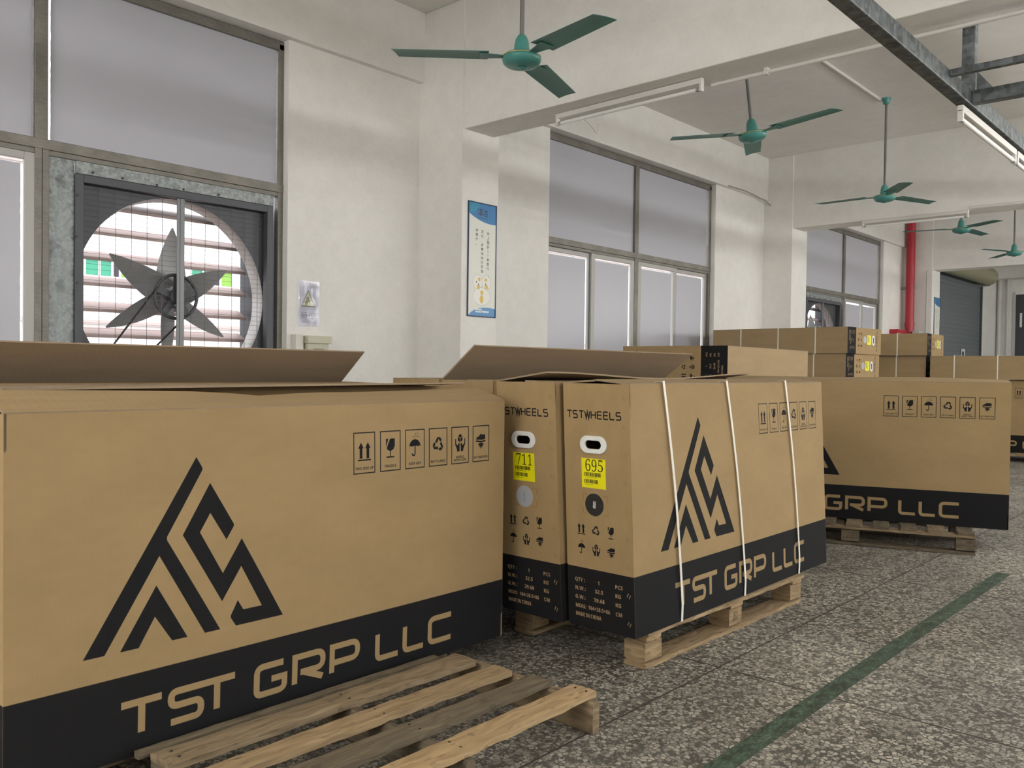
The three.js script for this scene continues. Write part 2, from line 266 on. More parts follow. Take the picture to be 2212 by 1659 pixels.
const discTex = (bg, fg, s) => canvas(256, 256, (x, w, h) => { x.fillStyle = bg; x.fillRect(0, 0, w, h); x.fillStyle = fg; if (s === 'Black') { x.save(); x.translate(128, 128); x.rotate(0.1); x.fillStyle = '#d8d8d4'; x.fillRect(-40, -18, 80, 36); x.fillStyle = '#222'; x.font = 'bold 30px sans-serif'; x.textAlign = 'center'; x.fillText(s, 0, 11); x.restore(); } else { x.font = '26px sans-serif'; x.textAlign = 'center'; x.fillText(s, 128, 136); } });
const discMats = { grey: std({ map: discTex('#a9abb2', '#4c4d52', 'Light Grey'), roughness: 0.4 }), black: std({ map: discTex('#26272a', '#ddd', 'Black'), roughness: 0.4 }) };
const plasticWhite = std({ color: lin(0.83, 0.84, 0.84), roughness: 0.35 }), strapMat = std({ color: lin(0.86, 0.83, 0.76), roughness: 0.4 }), stapleMat = std({ color: lin(0.30, 0.21, 0.11), roughness: 0.7 });
const TH = 0.006, sharedPanels = new Map();
function ovalShape(w, h) { const s = new THREE.Shape(), r = h / 2, a = w / 2 - r; s.moveTo(-a, -r); s.lineTo(a, -r); s.absarc(a, 0, r, -Math.PI / 2, Math.PI / 2, false); s.lineTo(-a, r); s.absarc(-a, 0, r, Math.PI / 2, 3 * Math.PI / 2, false); return s; }
// end panel with its hand hole, in the plane x across (0..W) and y up, outer face at z = 0; then carried to its place
function endPanel(lean) {
  const s = new THREE.Shape([[0, 0], [BW, 0], [BW, BH], [0, BH]].map((p) => new THREE.Vector2(...p))), hole = new THREE.Path(ovalShape(0.080, 0.040).getPoints(8).map((p) => new THREE.Vector2(p.x + 0.1335, p.y + 0.6455)));
  s.holes.push(hole); const g = new THREE.ExtrudeGeometry(s, { depth: TH, bevelEnabled: false }); g.translate(0, 0, -TH);
  const p = g.attributes.position, uv = g.attributes.uv; for (let i = 0; i < p.count; i++) uv.setXY(i, p.getX(i) / BW, p.getY(i) / BH); return g;
}
const ringGeo = (() => { const s = ovalShape(0.108, 0.057); s.holes.push(new THREE.Path(ovalShape(0.074, 0.034).getPoints(10))); const g = new THREE.ExtrudeGeometry(s, { depth: 0.004, bevelEnabled: true, bevelSize: 0.0025, bevelThickness: 0.0025, bevelSegments: 3, curveSegments: 14 }); g.translate(0.1305, 0.6455, 0.001); return g; })();
const labelGeo = (() => { const g = new THREE.BoxGeometry(0.104, 0.104, 0.0008); g.translate(0.127, 0.5445, 0.0005); return g; })();
const discGeo = (() => { const g = new THREE.CylinderGeometry(0.0395, 0.0395, 0.0008, 40); g.rotateX(Math.PI / 2); g.translate(0.127, 0.435, 0.0005); return g; })();
const stapleGeo = (() => { const l = []; for (const d of [-0.004, 0.004]) { const g = new THREE.BoxGeometry(0.0025, 0.014, 0.0012); g.rotateZ(-0.45); g.translate(d, -d * 0.6, 0.0004); l.push(g); } return join(l); })();
const shear = (g, lean) => { if (!lean) return g; const c = g.clone(); c.applyMatrix4(new THREE.Matrix4().set(1, 0, 0, 0, 0, 1, 0, 0, 0, -lean, 1, 0, 0, 0, 0, 1)); return c; };
const leaned = (g, lean, key) => { if (!lean) return g; const k = key + '|' + lean; if (!sharedPanels.has(k)) sharedPanels.set(k, shear(g, lean)); return sharedPanels.get(k); };
function panel(key, make) { if (!sharedPanels.has(key)) sharedPanels.set(key, make()); return sharedPanels.get(key); }
const bulge = (u, v, k) => k * Math.pow(Math.sin(Math.PI * u), 0.8) * Math.pow(Math.sin(Math.PI * v), 0.8);
// a shoe-box sized carton, local origin at its lower front left corner: x along its length, y up, the back at z = -W; the end with the hand hole at x = 0
function carton(label, pos, turn, o = {}) {
  const t = thing('cardboard_box', label, 'box', pos, turn, o.group), lean = o.lean ?? 0, B = o.bulge ?? 0.006, E = 0.0004;
  const put = (name, key, make, m, lab) => obj(name, leaned(panel(key, make), lean, key), m, t, lab);
  put('side_panel', 'front' + B, () => sheet((u, v) => [u * BL, v * BH, bulge(u, v, B)], 16, 10, TH), [sideMat, kraftEdge]);
  put('side_panel', 'back' + B, () => sheet((u, v) => [(1 - u) * BL, v * BH, -BW - bulge(u, v, B * 0.5)], 16, 10, TH), [sideMat, kraftEdge]);
  const toEnd = (g) => { const c = g.clone(); c.applyMatrix4(new THREE.Matrix4().makeBasis(V(0, 0, 1), V(0, 1, 0), V(-1, 0, 0))); c.translate(-E, 0, -BW); return c; };
  const toFar = (g) => { const c = g.clone(); c.applyMatrix4(new THREE.Matrix4().makeBasis(V(0, 0, -1), V(0, 1, 0), V(1, 0, 0))); c.translate(BL + E, 0, 0); return c; };
  put('end_panel', 'near_end', () => toEnd(endPanel()), [endMat, kraftEdge]); put('end_panel', 'far_end', () => toFar(endPanel()), [endMat, kraftEdge]);
  put('handle_ring', 'ring', () => toEnd(ringGeo), plasticWhite, 'white plastic hand hole ring');
  if (o.number) put('label', 'label', () => toEnd(labelGeo), labelMats[o.number], o.number === 'plain' ? 'yellow barcode label' : `yellow label numbered ${o.number}`);
  if (o.disc) put('round_sticker', 'disc', () => toEnd(discGeo), discMats[o.disc], `${o.disc} round colour sticker`);
  if (o.staples) for (let k = 0; k < 9; k++) { const g = panel('staple' + k, () => { const c = stapleGeo.clone(); c.translate(0.262, 0.045 + k * 0.0955, 0); return toEnd(c); }); obj('staple', leaned(g, lean, 'staple' + k), stapleMat, t); }
  put('bottom_panel', 'bottom', () => sheet((u, v) => [TH + u * (BL - 2 * TH), 0.0004, -BW + TH + v * (BW - 2 * TH)], 2, 2, TH), [kraftMat, kraftEdge]);
  const F = { front: { a: 0, len: BW / 2 - 0.002, ...o.front }, back: { a: 0, len: BW / 2 - 0.002, ...o.back } };
  const H = BH + TH * 0.6; // flaps pivot on the top edge; a = angle from lying closed (radians), warp(u, v) lifts
  if (o.front !== null) obj('top_flap', shear(sheet((u, v) => { const a = F.front.a, s = F.front.u0 ?? 0, e = F.front.u1 ?? 1, q = s + (e - s) * u, c = (F.front.cut ?? 0) * v * (1 - 2 * u); return [q * BL + c, H + Math.sin(a) * v * F.front.len + (F.front.warp?.(q, v) ?? 0), -Math.cos(a) * v * F.front.len]; }, 16, 4, TH), lean), [kraftMat, kraftEdge], t);
  if (o.back !== null) obj('top_flap', shear(sheet((u, v) => { const a = F.back.a, s = F.back.u0 ?? 0, e = F.back.u1 ?? 1, q = s + (e - s) * (1 - u), c = (F.back.cut ?? 0) * v * (2 * u - 1); return [q * BL + c, H + Math.sin(a) * v * F.back.len + (F.back.warp?.(q, v) ?? 0), -BW + Math.cos(a) * v * F.back.len]; }, 16, 4, TH), lean), [kraftMat, kraftEdge], t);
  for (const s of o.straps ?? []) obj('strap', strapLoop(s, lean, !!s.bow), strapMat, t, 'white plastic strap');
  return t;
}
// a flat white strap round the carton; x0 at the top, x1 at the bottom, sagging in between
function strapLoop({ top, low, bow = 0 }, lean) {
  const w = 0.013, th = 0.0012, g = 0.0095, path = [], X = (y) => top + (low - top) * (1 - y / BH) + bow * Math.sin(Math.PI * (1 - y / BH));
  for (let k = 0; k <= 14; k++) { const y = BH + 0.012 - (BH + 0.013) * k / 14; path.push([X(Math.max(0, y)), y, g + 0.004 * Math.sin(Math.PI * k / 14) - (k === 14 ? 0.006 : 0)]); }
  for (let k = 0; k <= 4; k++) path.push([low, -0.0012, g - 0.01 - (BW + 0.006) * k / 4]);
  for (let k = 0; k <= 6; k++) { const y = (BH + 0.012) * k / 6; path.push([X(y), y, -BW - g + 0.002]); }
  for (const [z, y] of [[-BW, BH + 0.012], [-BW + 0.03, BH + 0.003], [-BW / 2, BH + 0.003], [-0.035, BH + 0.003], [-0.012, BH + 0.0105]]) path.push([top, y, z]);   // tucked under the loose top flaps
  const pos = [], idx = [], n = path.length;
  path.forEach((p, i) => {
    const a = path[(i - 1 + n) % n], b = path[(i + 1) % n], d = V(b[0] - a[0], b[1] - a[1], b[2] - a[2]).normalize(), nn = V(0, -d.z, d.y).normalize();
    for (const [s, k] of [[-w / 2, 0], [w / 2, 0], [w / 2, th], [-w / 2, th]]) pos.push(p[0] + s, p[1] + nn.y * k, p[2] - lean * Math.max(0, p[1]) + nn.z * k);
  });
  for (let i = 0; i < n; i++) { const j = (i + 1) % n; for (let k = 0; k < 4; k++) { const m = (k + 1) % 4; idx.push(i * 4 + k, j * 4 + k, j * 4 + m, i * 4 + k, j * 4 + m, i * 4 + m); } }
  const geo = new THREE.BufferGeometry(); geo.setAttribute('position', new THREE.Float32BufferAttribute(pos, 3)); geo.setIndex(idx); let q = geo.toNonIndexed(); q.computeVertexNormals(); q.setAttribute('uv', new THREE.Float32BufferAttribute(new Float32Array(q.attributes.position.count * 2), 2)); return q;
}
function lay(t, X, Y) { // turn a carton so that its length lies along X and its up axis along Y
  const x = V(...X).normalize(), y = V(...Y).normalize(); t.quaternion.setFromRotationMatrix(new THREE.Matrix4().makeBasis(x, y, V(0, 0, 0).crossVectors(x, y))); return t;
}

// ------------------------------------------------------------------ the room
const ZW = -5.38, ZO = -5.62, ZF = -5.44, CEIL = 3.95, FAR_X = 23.67;
const LINTEL_Y = 3.385, SILL = 0.85;
const floor = struct('floor', bx(BACK_X - 0.2, -0.2, ZO, FAR_X + 0.2, 0, OPPOSITE_Z + 0.2), floorMat);
{ // dividers of the terrazzo panels and the painted aisle line, let into the floor
  const strip = std({ color: lin(0.055, 0.05, 0.042), roughness: 0.6 });
  for (const z of [-5.0, -3.225, -1.462, 0.3, 2.06, 3.82, 5.6]) struct('divider_strip', bx(BACK_X, -0.002, z - 0.003, FAR_X, 0.0006, z + 0.003), strip, floor);
  for (let x = -4.35; x < FAR_X; x += 1.765) struct('divider_strip', bx(x - 0.003, -0.002, ZW, x + 0.003, 0.0007, OPPOSITE_Z), strip, floor);
  const worn = dataTex(512, 64, (x, y) => { const k = 0.65 + 0.5 * n32(x * 3, y * 0.3) + 0.25 * (n128(x * 3, y) - 0.5), w = n128(x * 2.3, y * 0.4) > 0.62 ? 26 : 0; return [64 * k + w, 84 * k + w, 70 * k + w]; });
  struct('painted_line', bx(-2, -0.002, -1.118, 5.05, 0.0012, -1.052), std({ map: rep(worn, 0.35, 6), roughness: 0.5 }), floor);
}
struct('ceiling', bx(BACK_X - 0.2, CEIL, ZO, FAR_X + 0.2, CEIL + 0.2, OPPOSITE_Z + 0.2), ceilMat);
const WIN = [[0.23, 3.49], [6.43, 9.69], [12.43, 15.71]], SHUTTER = [18.3, 22.4];
{
  const g = [bx(BACK_X, 0, ZO, SHUTTER[0], SILL, ZW), bx(BACK_X, LINTEL_Y, ZO, FAR_X, CEIL, ZW + 0.055)];
  let a = BACK_X; for (const [x0, x1] of [...WIN, SHUTTER]) { g.push(bx(a, a === BACK_X || x0 < 18 ? SILL : SILL, ZO, x0, LINTEL_Y, ZW)); a = x1; }
  g.push(bx(SHUTTER[1], 0, ZO, FAR_X, LINTEL_Y, ZW), bx(SHUTTER[0], 3.3, ZO, SHUTTER[1], LINTEL_Y, ZW), bx(15.71, 0, ZO, 18.3, SILL, ZW));
  struct('wall_window', g, wallMat);
  struct('wall_far', [bx(FAR_X, 0, ZO, FAR_X + 0.2, CEIL, -4.99), bx(FAR_X, 3.0, -4.99, FAR_X + 0.2, CEIL, -3.0), bx(FAR_X, 0, -3.0, FAR_X + 0.2, CEIL, OPPOSITE_Z)], wallMat);
  const bz = BACK_BAY; struct('wall_back', [bx(BACK_X - 0.24, 0, ZO, BACK_X, CEIL, bz[0]), bx(BACK_X - 0.24, 0, bz[1], BACK_X, CEIL, OPPOSITE_Z), bx(BACK_X - 0.24, 0, bz[0], BACK_X, 1.7, bz[1]), bx(BACK_X - 0.24, 3.4, bz[0], BACK_X, CEIL, bz[1])], wallMat);
  const o = []; a = BACK_X; for (const [x0, x1] of OPP_BAYS) { o.push(bx(a, 0, OPPOSITE_Z, x0, CEIL, OPPOSITE_Z + 0.24), bx(x0, 0, OPPOSITE_Z, x1, 1.0, OPPOSITE_Z + 0.24), bx(x0, 3.3, OPPOSITE_Z, x1, CEIL, OPPOSITE_Z + 0.24)); a = x1; }
  o.push(bx(a, 0, OPPOSITE_Z, FAR_X, CEIL, OPPOSITE_Z + 0.24)); struct('wall_opposite', o, wallMat);
  for (const [x0, x1] of OPP_BAYS) { const w = sgroup('window_opposite'), z = OPPOSITE_Z + 0.03; struct('mullion', bx((x0 + x1) / 2 - 0.03, 1, z, (x0 + x1) / 2 + 0.03, 3.3, z + 0.05), aluMat, w); struct('transom', bx(x0, 2.29, z, x1, 2.35, z + 0.05), aluMat, w); }
}
function beamAndColumn(x, xc1, zc, yb, xb1, n) {
  struct('column_' + n, [rbx(x, 0, ZW - 0.1, xc1, CEIL, zc, 0.006)], wallMat);
  struct('beam_' + n, [rbx(xb1[0], yb, ZW, xb1[1], CEIL + 0.05, OPPOSITE_Z + 0.1, 0.006)], wallMat);
}
beamAndColumn(4.744, 5.165, -4.868, 2.93, [4.764, 5.10], 1);
beamAndColumn(11.02, 11.50, -4.970, 2.97, [11.04, 11.40], 2);
beamAndColumn(16.79, 17.26, -4.880, 2.945, [16.81, 17.17], 3);
beamAndColumn(-1.50, -1.08, -4.868, 2.93, [-1.48, -1.14], 4);
struct('beam_5', rbx(23.2, 3.36, ZW, FAR_X, 3.9, OPPOSITE_Z, 0.006), wallMat);

// windows of the long wall: aluminium frames, frosted film on the glass a little short of its edges
function pane(w, x0, y0, x1, y1, z, [l, b, r, t], name = 'pane') {
  const g = struct(name, bx(x0, y0, z - 0.012, x1, y1, z - 0.007), glassMat, w);
  const s = new THREE.Shape(), n = 40, e = () => rr(-0.0016, 0.0016), P = [];
  for (let i = 0; i < n; i++) P.push([x0 + l + (x1 - r - x0 - l) * i / n, y0 + b + e() + (n8(i / n + x0, 0.3) - 0.5) * 0.006]); for (let i = 0; i < n; i++) P.push([x1 - r + e(), y0 + b + (y1 - t - y0 - b) * i / n]);
  for (let i = 0; i < n; i++) P.push([x1 - r - (x1 - r - x0 - l) * i / n, y1 - t + e()]); for (let i = 0; i < n; i++) P.push([x0 + l + e(), y1 - t - (y1 - t - y0 - b) * i / n]);
  P.forEach((p, i) => (i ? s.lineTo(...p) : s.moveTo(...p)));
  const f = new THREE.ExtrudeGeometry(s, { depth: 0.0015, bevelEnabled: false }); f.translate(0, 0, z - 0.0068);
  struct('film', metric(f), filmMat, g);
}
function sash(w, x0, x1, y0, y1, z, gaps, sw = 0.06) {
  const m = aluPale, d = 0.028, s = struct('sash', [rbx(x0, y0, z - d, x0 + sw, y1, z), rbx(x1 - sw, y0, z - d, x1, y1, z), rbx(x0 + sw, y1 - 0.045, z - d, x1 - sw, y1, z), rbx(x0 + sw, y0, z - d, x1 - sw, y0 + 0.06, z)], m, w);
  pane(s, x0 + sw - 0.005, y0 + 0.055, x1 - sw + 0.005, y1 - 0.04, z - 0.012, gaps);
}
function windowFrame(n, x0, x1, xm, fanSide) {
  const w = sgroup('window_' + n), z0 = ZF - 0.055, z1 = ZF, top = 3.36, mw = 0.036;
  struct('head_rail', rbx(x0, 3.315, z0, x1, top + 0.02, z1), aluMat, w); struct('sill_rail', rbx(x0, SILL, z0 - 0.03, x1, SILL + 0.05, z1 + 0.01), aluMat, w);
  struct('jamb', rbx(x0, SILL, z0, x0 + 0.035, top, z1), aluMat, w); struct('jamb', rbx(x1 - 0.04, SILL, z0, x1, top, z1), aluMat, w);
  struct('mullion', [rbx(xm - mw, 2.31, z0, xm + mw, top, z1 + 0.004)], aluMat, w);
  struct('mullion', [rbx(xm - 0.035, SILL, z0, xm + 0.004, 2.31, z1 + 0.004), rbx(xm + 0.006, SILL, z0, xm + 0.045, 2.31, z1)], aluMat, w);
  struct('transom', [rbx(x0, 2.292, z0, x1, 2.352, z1 + 0.006), rbx(x0, 2.262, z0, x1, 2.294, z1 - 0.006)], aluMat, w);
  pane(w, x0 + 0.03, 2.35, xm - mw + 0.004, 3.318, z1 - 0.02, [0.008, 0.006, n === 1 ? 0.006 : 0.003, 0.002]);
  pane(w, xm + mw - 0.004, 2.35, x1 - 0.036, 3.318, z1 - 0.02, [n === 1 ? 0.026 : 0.006, 0.008, n === 1 ? 0.012 : 0.036, 0.002]);
  const low = SILL + 0.045, hi = 2.262;
  if (fanSide !== 'left') { const c = (x0 + xm) / 2; sash(w, x0 + 0.03, c + 0.02, low, hi, z1 - 0.032, [0.004, 0.003, n === 1 ? 0.012 : 0.034, 0.03]); sash(w, c - 0.02, xm - 0.03, low, hi, z1 - 0.002, [0.004, 0.003, n === 1 ? 0.02 : 0.036, 0.03]); }
  if (fanSide !== 'right') { const c = (xm + x1) / 2; sash(w, xm + 0.045, c + 0.03, low, hi, z1 - 0.002, [0.004, 0.003, 0.036, 0.034]); sash(w, c - 0.02, x1 - 0.036, low, hi, z1 - 0.032, [0.004, 0.003, 0.045, 0.026]); }
}
windowFrame(1, ...WIN[0], 1.862, 'right'); windowFrame(2, ...WIN[1], 8.035, ''); windowFrame(3, ...WIN[2], 14.07, 'left');

// ------------------------------------------------------------------ exhaust fans set in the windows
function exhaustFan(label, x0, turned) {
  const t = thing('exhaust_fan', label, 'exhaust fan', [x0, 0.80, ZF - 0.01], 0), S = 1.36, C = [0.672, 0.69], R = 0.645;
  const dark = std({ color: lin(0.085, 0.088, 0.098), roughness: 0.5, metalness: 0.3 }), blade = std({ color: lin(0.34, 0.34, 0.345), roughness: 0.45, metalness: 0.4 });
  obj('mounting_plate', rbx(-0.15, 0, -0.012, 0.0, 1.46, -0.006, 0.002), galvMat, t, 'spangled galvanised side plate');
  obj('mounting_plate', rbx(0.004, 1.385, -0.02, S, 1.46, 0.014, 0.003), galvMat, t, 'spangled galvanised top plate');
  obj('frame', [rbx(0, 0, -0.045, 0.05, 1.385, 0.012), rbx(S - 0.05, 0, -0.045, S, 1.385, 0.012), rbx(0.05, 1.335, -0.045, S - 0.05, 1.385, 0.012), rbx(0.05, 0, -0.045, S - 0.05, 0.05, 0.012)], dark, t);
  { const s = new THREE.Shape([[0.002, 0.002], [S - 0.002, 0.002], [S - 0.002, 1.383], [0.002, 1.383]].map((p) => new THREE.Vector2(...p))), h = new THREE.Path(); h.absarc(C[0], C[1], R, 0, Math.PI * 2, true); s.holes.push(h); const g = new THREE.ExtrudeGeometry(s, { depth: 0.004, bevelEnabled: false, curveSegments: 64 }); g.translate(0, 0, -0.06); obj('orifice_panel', metric(g), dark, t); }
  { const g = new THREE.LatheGeometry([[R + 0.012, 0.0], [R, 0.02], [R - 0.01, 0.05], [R - 0.012, 0.12], [R - 0.008, 0.12], [R - 0.006, 0.05], [R + 0.004, 0.02], [R + 0.014, 0.002]].map((p) => new THREE.Vector2(...p)), 72); g.rotateX(-Math.PI / 2); g.translate(C[0], C[1], -0.056); obj('venturi_ring', g, std({ color: lin(0.55, 0.54, 0.53), roughness: 0.45, metalness: 0.4, side: THREE.DoubleSide }), t); }
  obj('housing', [bx(0.0, 0, -0.42, 0.012, 1.385, -0.05), bx(S - 0.012, 0, -0.42, S, 1.385, -0.05), bx(0, 1.373, -0.42, S, 1.385, -0.05), bx(0, 0, -0.42, S, 0.012, -0.05)], dark, t);
  const slat = std({ color: lin(0.62, 0.47, 0.44), roughness: 0.5 });
  for (let k = 0; k < 8; k++) { const y = 0.115 + k * 0.1672, g = rbx(0.03, -0.004, -0.06, S - 0.03, 0.004, 0.055, 0.003); g.rotateX(0.46); g.translate(0, y, -0.36); const g2 = rbx(0.03, -0.016, -0.006, S - 0.03, 0.006, 0.006, 0.003); g2.translate(0, y - 0.026, -0.308); obj('louvre_slat', [g, g2], slat, t); }
  const hub = obj('blade_wheel', (() => { const g = new THREE.CylinderGeometry(0.075, 0.09, 0.07, 24); g.rotateX(Math.PI / 2); g.translate(C[0], C[1], -0.16); return g; })(), blade, t);
  for (let k = 0; k < 6; k++) {
    const a = turned + k * Math.PI / 3, ca = Math.cos(a), sa = Math.sin(a);
    obj('fan_blade', sheet((u, v) => { const r = 0.05 + 0.42 * u, half = (0.105 - 0.085 * u * u - 0.015 * u), q = (v - 0.5) * 2 * half, tw = 0.75 - 0.35 * u, x = r, y = q * Math.cos(tw) + 0.03 * u, z = -q * Math.sin(tw); return [C[0] + x * ca - y * sa, C[1] + x * sa + y * ca, -0.16 + z]; }, 8, 5, 0.003), [blade, blade], hub);
  }
  { // belt pulley with spokes, in front of the wheel
    const g = [new THREE.TorusGeometry(0.145, 0.011, 10, 48)], h = new THREE.CylinderGeometry(0.05, 0.05, 0.05, 24); h.rotateX(Math.PI / 2); g.push(h);
    for (let k = 0; k < 5; k++) { const a = k * Math.PI * 2 / 5 + 0.3, b = new THREE.BoxGeometry(0.11, 0.042, 0.012); b.translate(0.09, 0, 0); b.rotateZ(a); g.push(b); }
    const j = join(g); j.translate(C[0], C[1], -0.065); obj('pulley', j, dark, t);
  }
  obj('drive_belt', [rod([C[0] - 0.13, C[1] + 0.055, -0.06], [C[0] - 0.52, C[1] - 0.48, -0.06], 0.006), rod([C[0] + 0.075, C[1] - 0.12, -0.06], [C[0] - 0.38, C[1] - 0.58, -0.06], 0.006)], std({ color: lin(0.012, 0.012, 0.013), roughness: 0.6 }), t);
  { const m = new THREE.CylinderGeometry(0.09, 0.09, 0.16, 24); m.rotateX(Math.PI / 2); m.translate(C[0] - 0.47, C[1] - 0.56, -0.11); const p = new THREE.CylinderGeometry(0.045, 0.045, 0.03, 20); p.rotateX(Math.PI / 2); p.translate(C[0] - 0.45, C[1] - 0.53, -0.05); obj('motor', [m, p], dark, t); }
  obj('brace_bar', [rbx(C[0] - 0.005, 0.02, -0.03, C[0] + 0.026, 1.36, -0.002, 0.003), rbx(C[0] - 0.026, 0.02, -0.012, C[0] - 0.005, 1.36, -0.004, 0.003)], std({ color: lin(0.16, 0.165, 0.17), roughness: 0.4, metalness: 0.6 }), t);
  { const g = []; for (let x = 0.06; x < S - 0.04; x += 0.1) g.push(bx(x - 0.0012, 0.04, -0.036, x + 0.0012, 1.35, -0.0336)); for (let y = 0.06; y < 1.34; y += 0.033) g.push(bx(0.04, y - 0.0008, -0.0336, S - 0.04, y + 0.0008, -0.032)); obj('wire_guard', g, std({ color: lin(0.10, 0.10, 0.11), roughness: 0.5, metalness: 0.5 }), t); }
  { const r = std({ color: lin(0.05, 0.045, 0.04), roughness: 0.6 }); for (const [x, y] of [[0.1, 1.40], [0.28, 1.395], [0.5, 1.39], [0.68, 1.392], [0.93, 1.395], [0.012, 1.25], [0.006, 1.0], [0.012, 0.72]]) { const g = new THREE.CylinderGeometry(0.008, 0.009, 0.008, 10); g.rotateX(Math.PI / 2); g.translate(x, y + 0.004, 0.014); obj('screw', g, r, t); } }
  return t;
}
exhaustFan('large square exhaust fan with belt pulley in the near window', 2.052, 0.42);
exhaustFan('partly hidden exhaust fan in the far window beyond the columns', 12.60, 0.7);

// ------------------------------------------------------------------ outside
{
  const b = thing('building', 'white neighbouring building with green windows seen through the near exhaust fan', 'building', [20, 0, -25]);
  obj('facade', bx(-40, 0, -3, 40, 24, 0), std({ color: lin(0.80, 0.79, 0.78), roughness: 0.9 }), b);
  const fr = std({ color: lin(0.8, 0.8, 0.8), roughness: 0.5 }), gl = std({ color: lin(0.05, 0.33, 0.2), roughness: 0.2 }), gl2 = std({ color: lin(0.22, 0.42, 0.06), roughness: 0.3 }), dk = std({ color: lin(0.05, 0.04, 0.05), roughness: 0.3 });
  for (let k = 0; k < 6; k++) {
    const x = -10.33 + (k - 1) * 3.12, y = 3.52, w = obj('window', [rbx(x - 0.04, y - 0.04, 0, x + 1.5, y, 0.06), rbx(x - 0.04, y + 0.42, 0, x + 1.5, y + 0.46, 0.06), ...[0, 0.40, 0.76, 0.98, 1.4].map((q) => rbx(x + q - 0.03, y, 0, x + q + 0.03, y + 0.42, 0.06))], fr, b);
    [[0.03, 0.37, gl], [0.43, 0.73, gl], [0.79, 0.95, dk], [1.01, 1.37, gl2]].forEach(([a, c, m]) => obj('pane', bx(x + a, y, 0.005, x + c, y + 0.42, 0.02), m, w));
  }
  for (const y of [2.2, 6.4]) obj('ledge', rbx(-40, y - 0.06, 0, 40, y + 0.06, 0.12), std({ color: lin(0.5, 0.40, 0.38), roughness: 0.8 }), b);
  struct('ground_outside', bx(-20, -0.4, -40, 45, -0.2, ZO), std({ color: lin(0.4, 0.39, 0.37), roughness: 0.95 }));
  struct('ground_yard', bx(-30, -0.4, OPPOSITE_Z + 0.2, 45, -0.2, 40), std({ color: lin(0.4, 0.39, 0.37), roughness: 0.95 }));
}

// ------------------------------------------------------------------ far end: roller shutter, door, pipes
{
  const grey = std({ color: lin(0.19, 0.215, 0.23), roughness: 0.5, metalness: 0.2 }), s = thing('roller_shutter', 'grey slatted roller shutter with cream drum cover at the far end', 'shutter', [SHUTTER[0], 0, -5.44]);
  for (let k = 0; k < 35; k++) obj('slat', sheet((u, v) => [u * (SHUTTER[1] - SHUTTER[0]), k * 0.096 + v * 0.099, 0.009 * Math.sin(Math.PI * v) - 0.003 * v], 1, 6, 0.003), [grey, grey], s);
  obj('guide_rail', rbx(SHUTTER[1] - SHUTTER[0] - 0.03, 0, -0.02, SHUTTER[1] - SHUTTER[0] + 0.05, 3.2, 0.05), std({ color: lin(0.06, 0.065, 0.07), roughness: 0.5 }), s);
  { const g = new THREE.CylinderGeometry(0.2, 0.2, 3.55, 28); g.rotateZ(Math.PI / 2); g.translate(1.95, 3.30, 0.26); obj('drum_cover', g, std({ color: lin(0.36, 0.35, 0.23), roughness: 0.6 }), s); }
  obj('bracket', rbx(3.66, 3.08, 0.02, 3.70, 3.4, 0.3), std({ color: lin(0.3, 0.3, 0.27), roughness: 0.6 }), s);
  const n = thing('paper_notice', 'small white notice stuck low on the grey roller shutter', 'notice', [20.97, 1.53, -5.418]); obj('sheet', rbx(-0.15, -0.12, 0, 0.15, 0.08, 0.004, 0.001), std({ color: lin(0.7, 0.7, 0.68), roughness: 0.7 }), n); obj('picture', rbx(-0.09, -0.12, 0.004, 0.05, 0.02, 0.006, 0.001), std({ color: lin(0.06, 0.065, 0.075), roughness: 0.7 }), n);
  const d = sgroup('door_1'); struct('door_leaf', rbx(FAR_X + 0.05, 0, -4.98, FAR_X + 0.09, 3.0, -3.01), std({ color: lin(0.055, 0.06, 0.07), roughness: 0.5 }), d);
  struct('door_handle', rbx(FAR_X + 0.02, 2.2, -4.88, FAR_X + 0.05, 2.55, -4.83, 0.01), std({ color: lin(0.8, 0.8, 0.78), roughness: 0.3 }), d);
  struct('door_frame', [rbx(FAR_X - 0.02, 0, -5.03, FAR_X + 0.05, 3.06, -4.97)], std({ color: lin(0.5, 0.5, 0.47), roughness: 0.6 }), d);
  const pm = std({ color: lin(0.62, 0.61, 0.57), roughness: 0.45 });
  tag(obj('wall_pipe', [rod([23.60, 0, -5.30], [23.60, 3.36, -5.30], 0.045, 16), rod([23.60, 0.9, -5.30], [23.67, 0.9, -5.30], 0.03)], pm), 'white vertical pipe in the far corner beside the shutter', 'pipe');
  tag(obj('wall_pipe', [rod([23.62, 0, -5.13], [23.62, 3.36, -5.13], 0.028, 12), rod([23.62, 2.1, -5.13], [23.67, 2.1, -5.13], 0.02)], pm), 'thin white conduit running up the end wall left of the dark door', 'pipe');
}
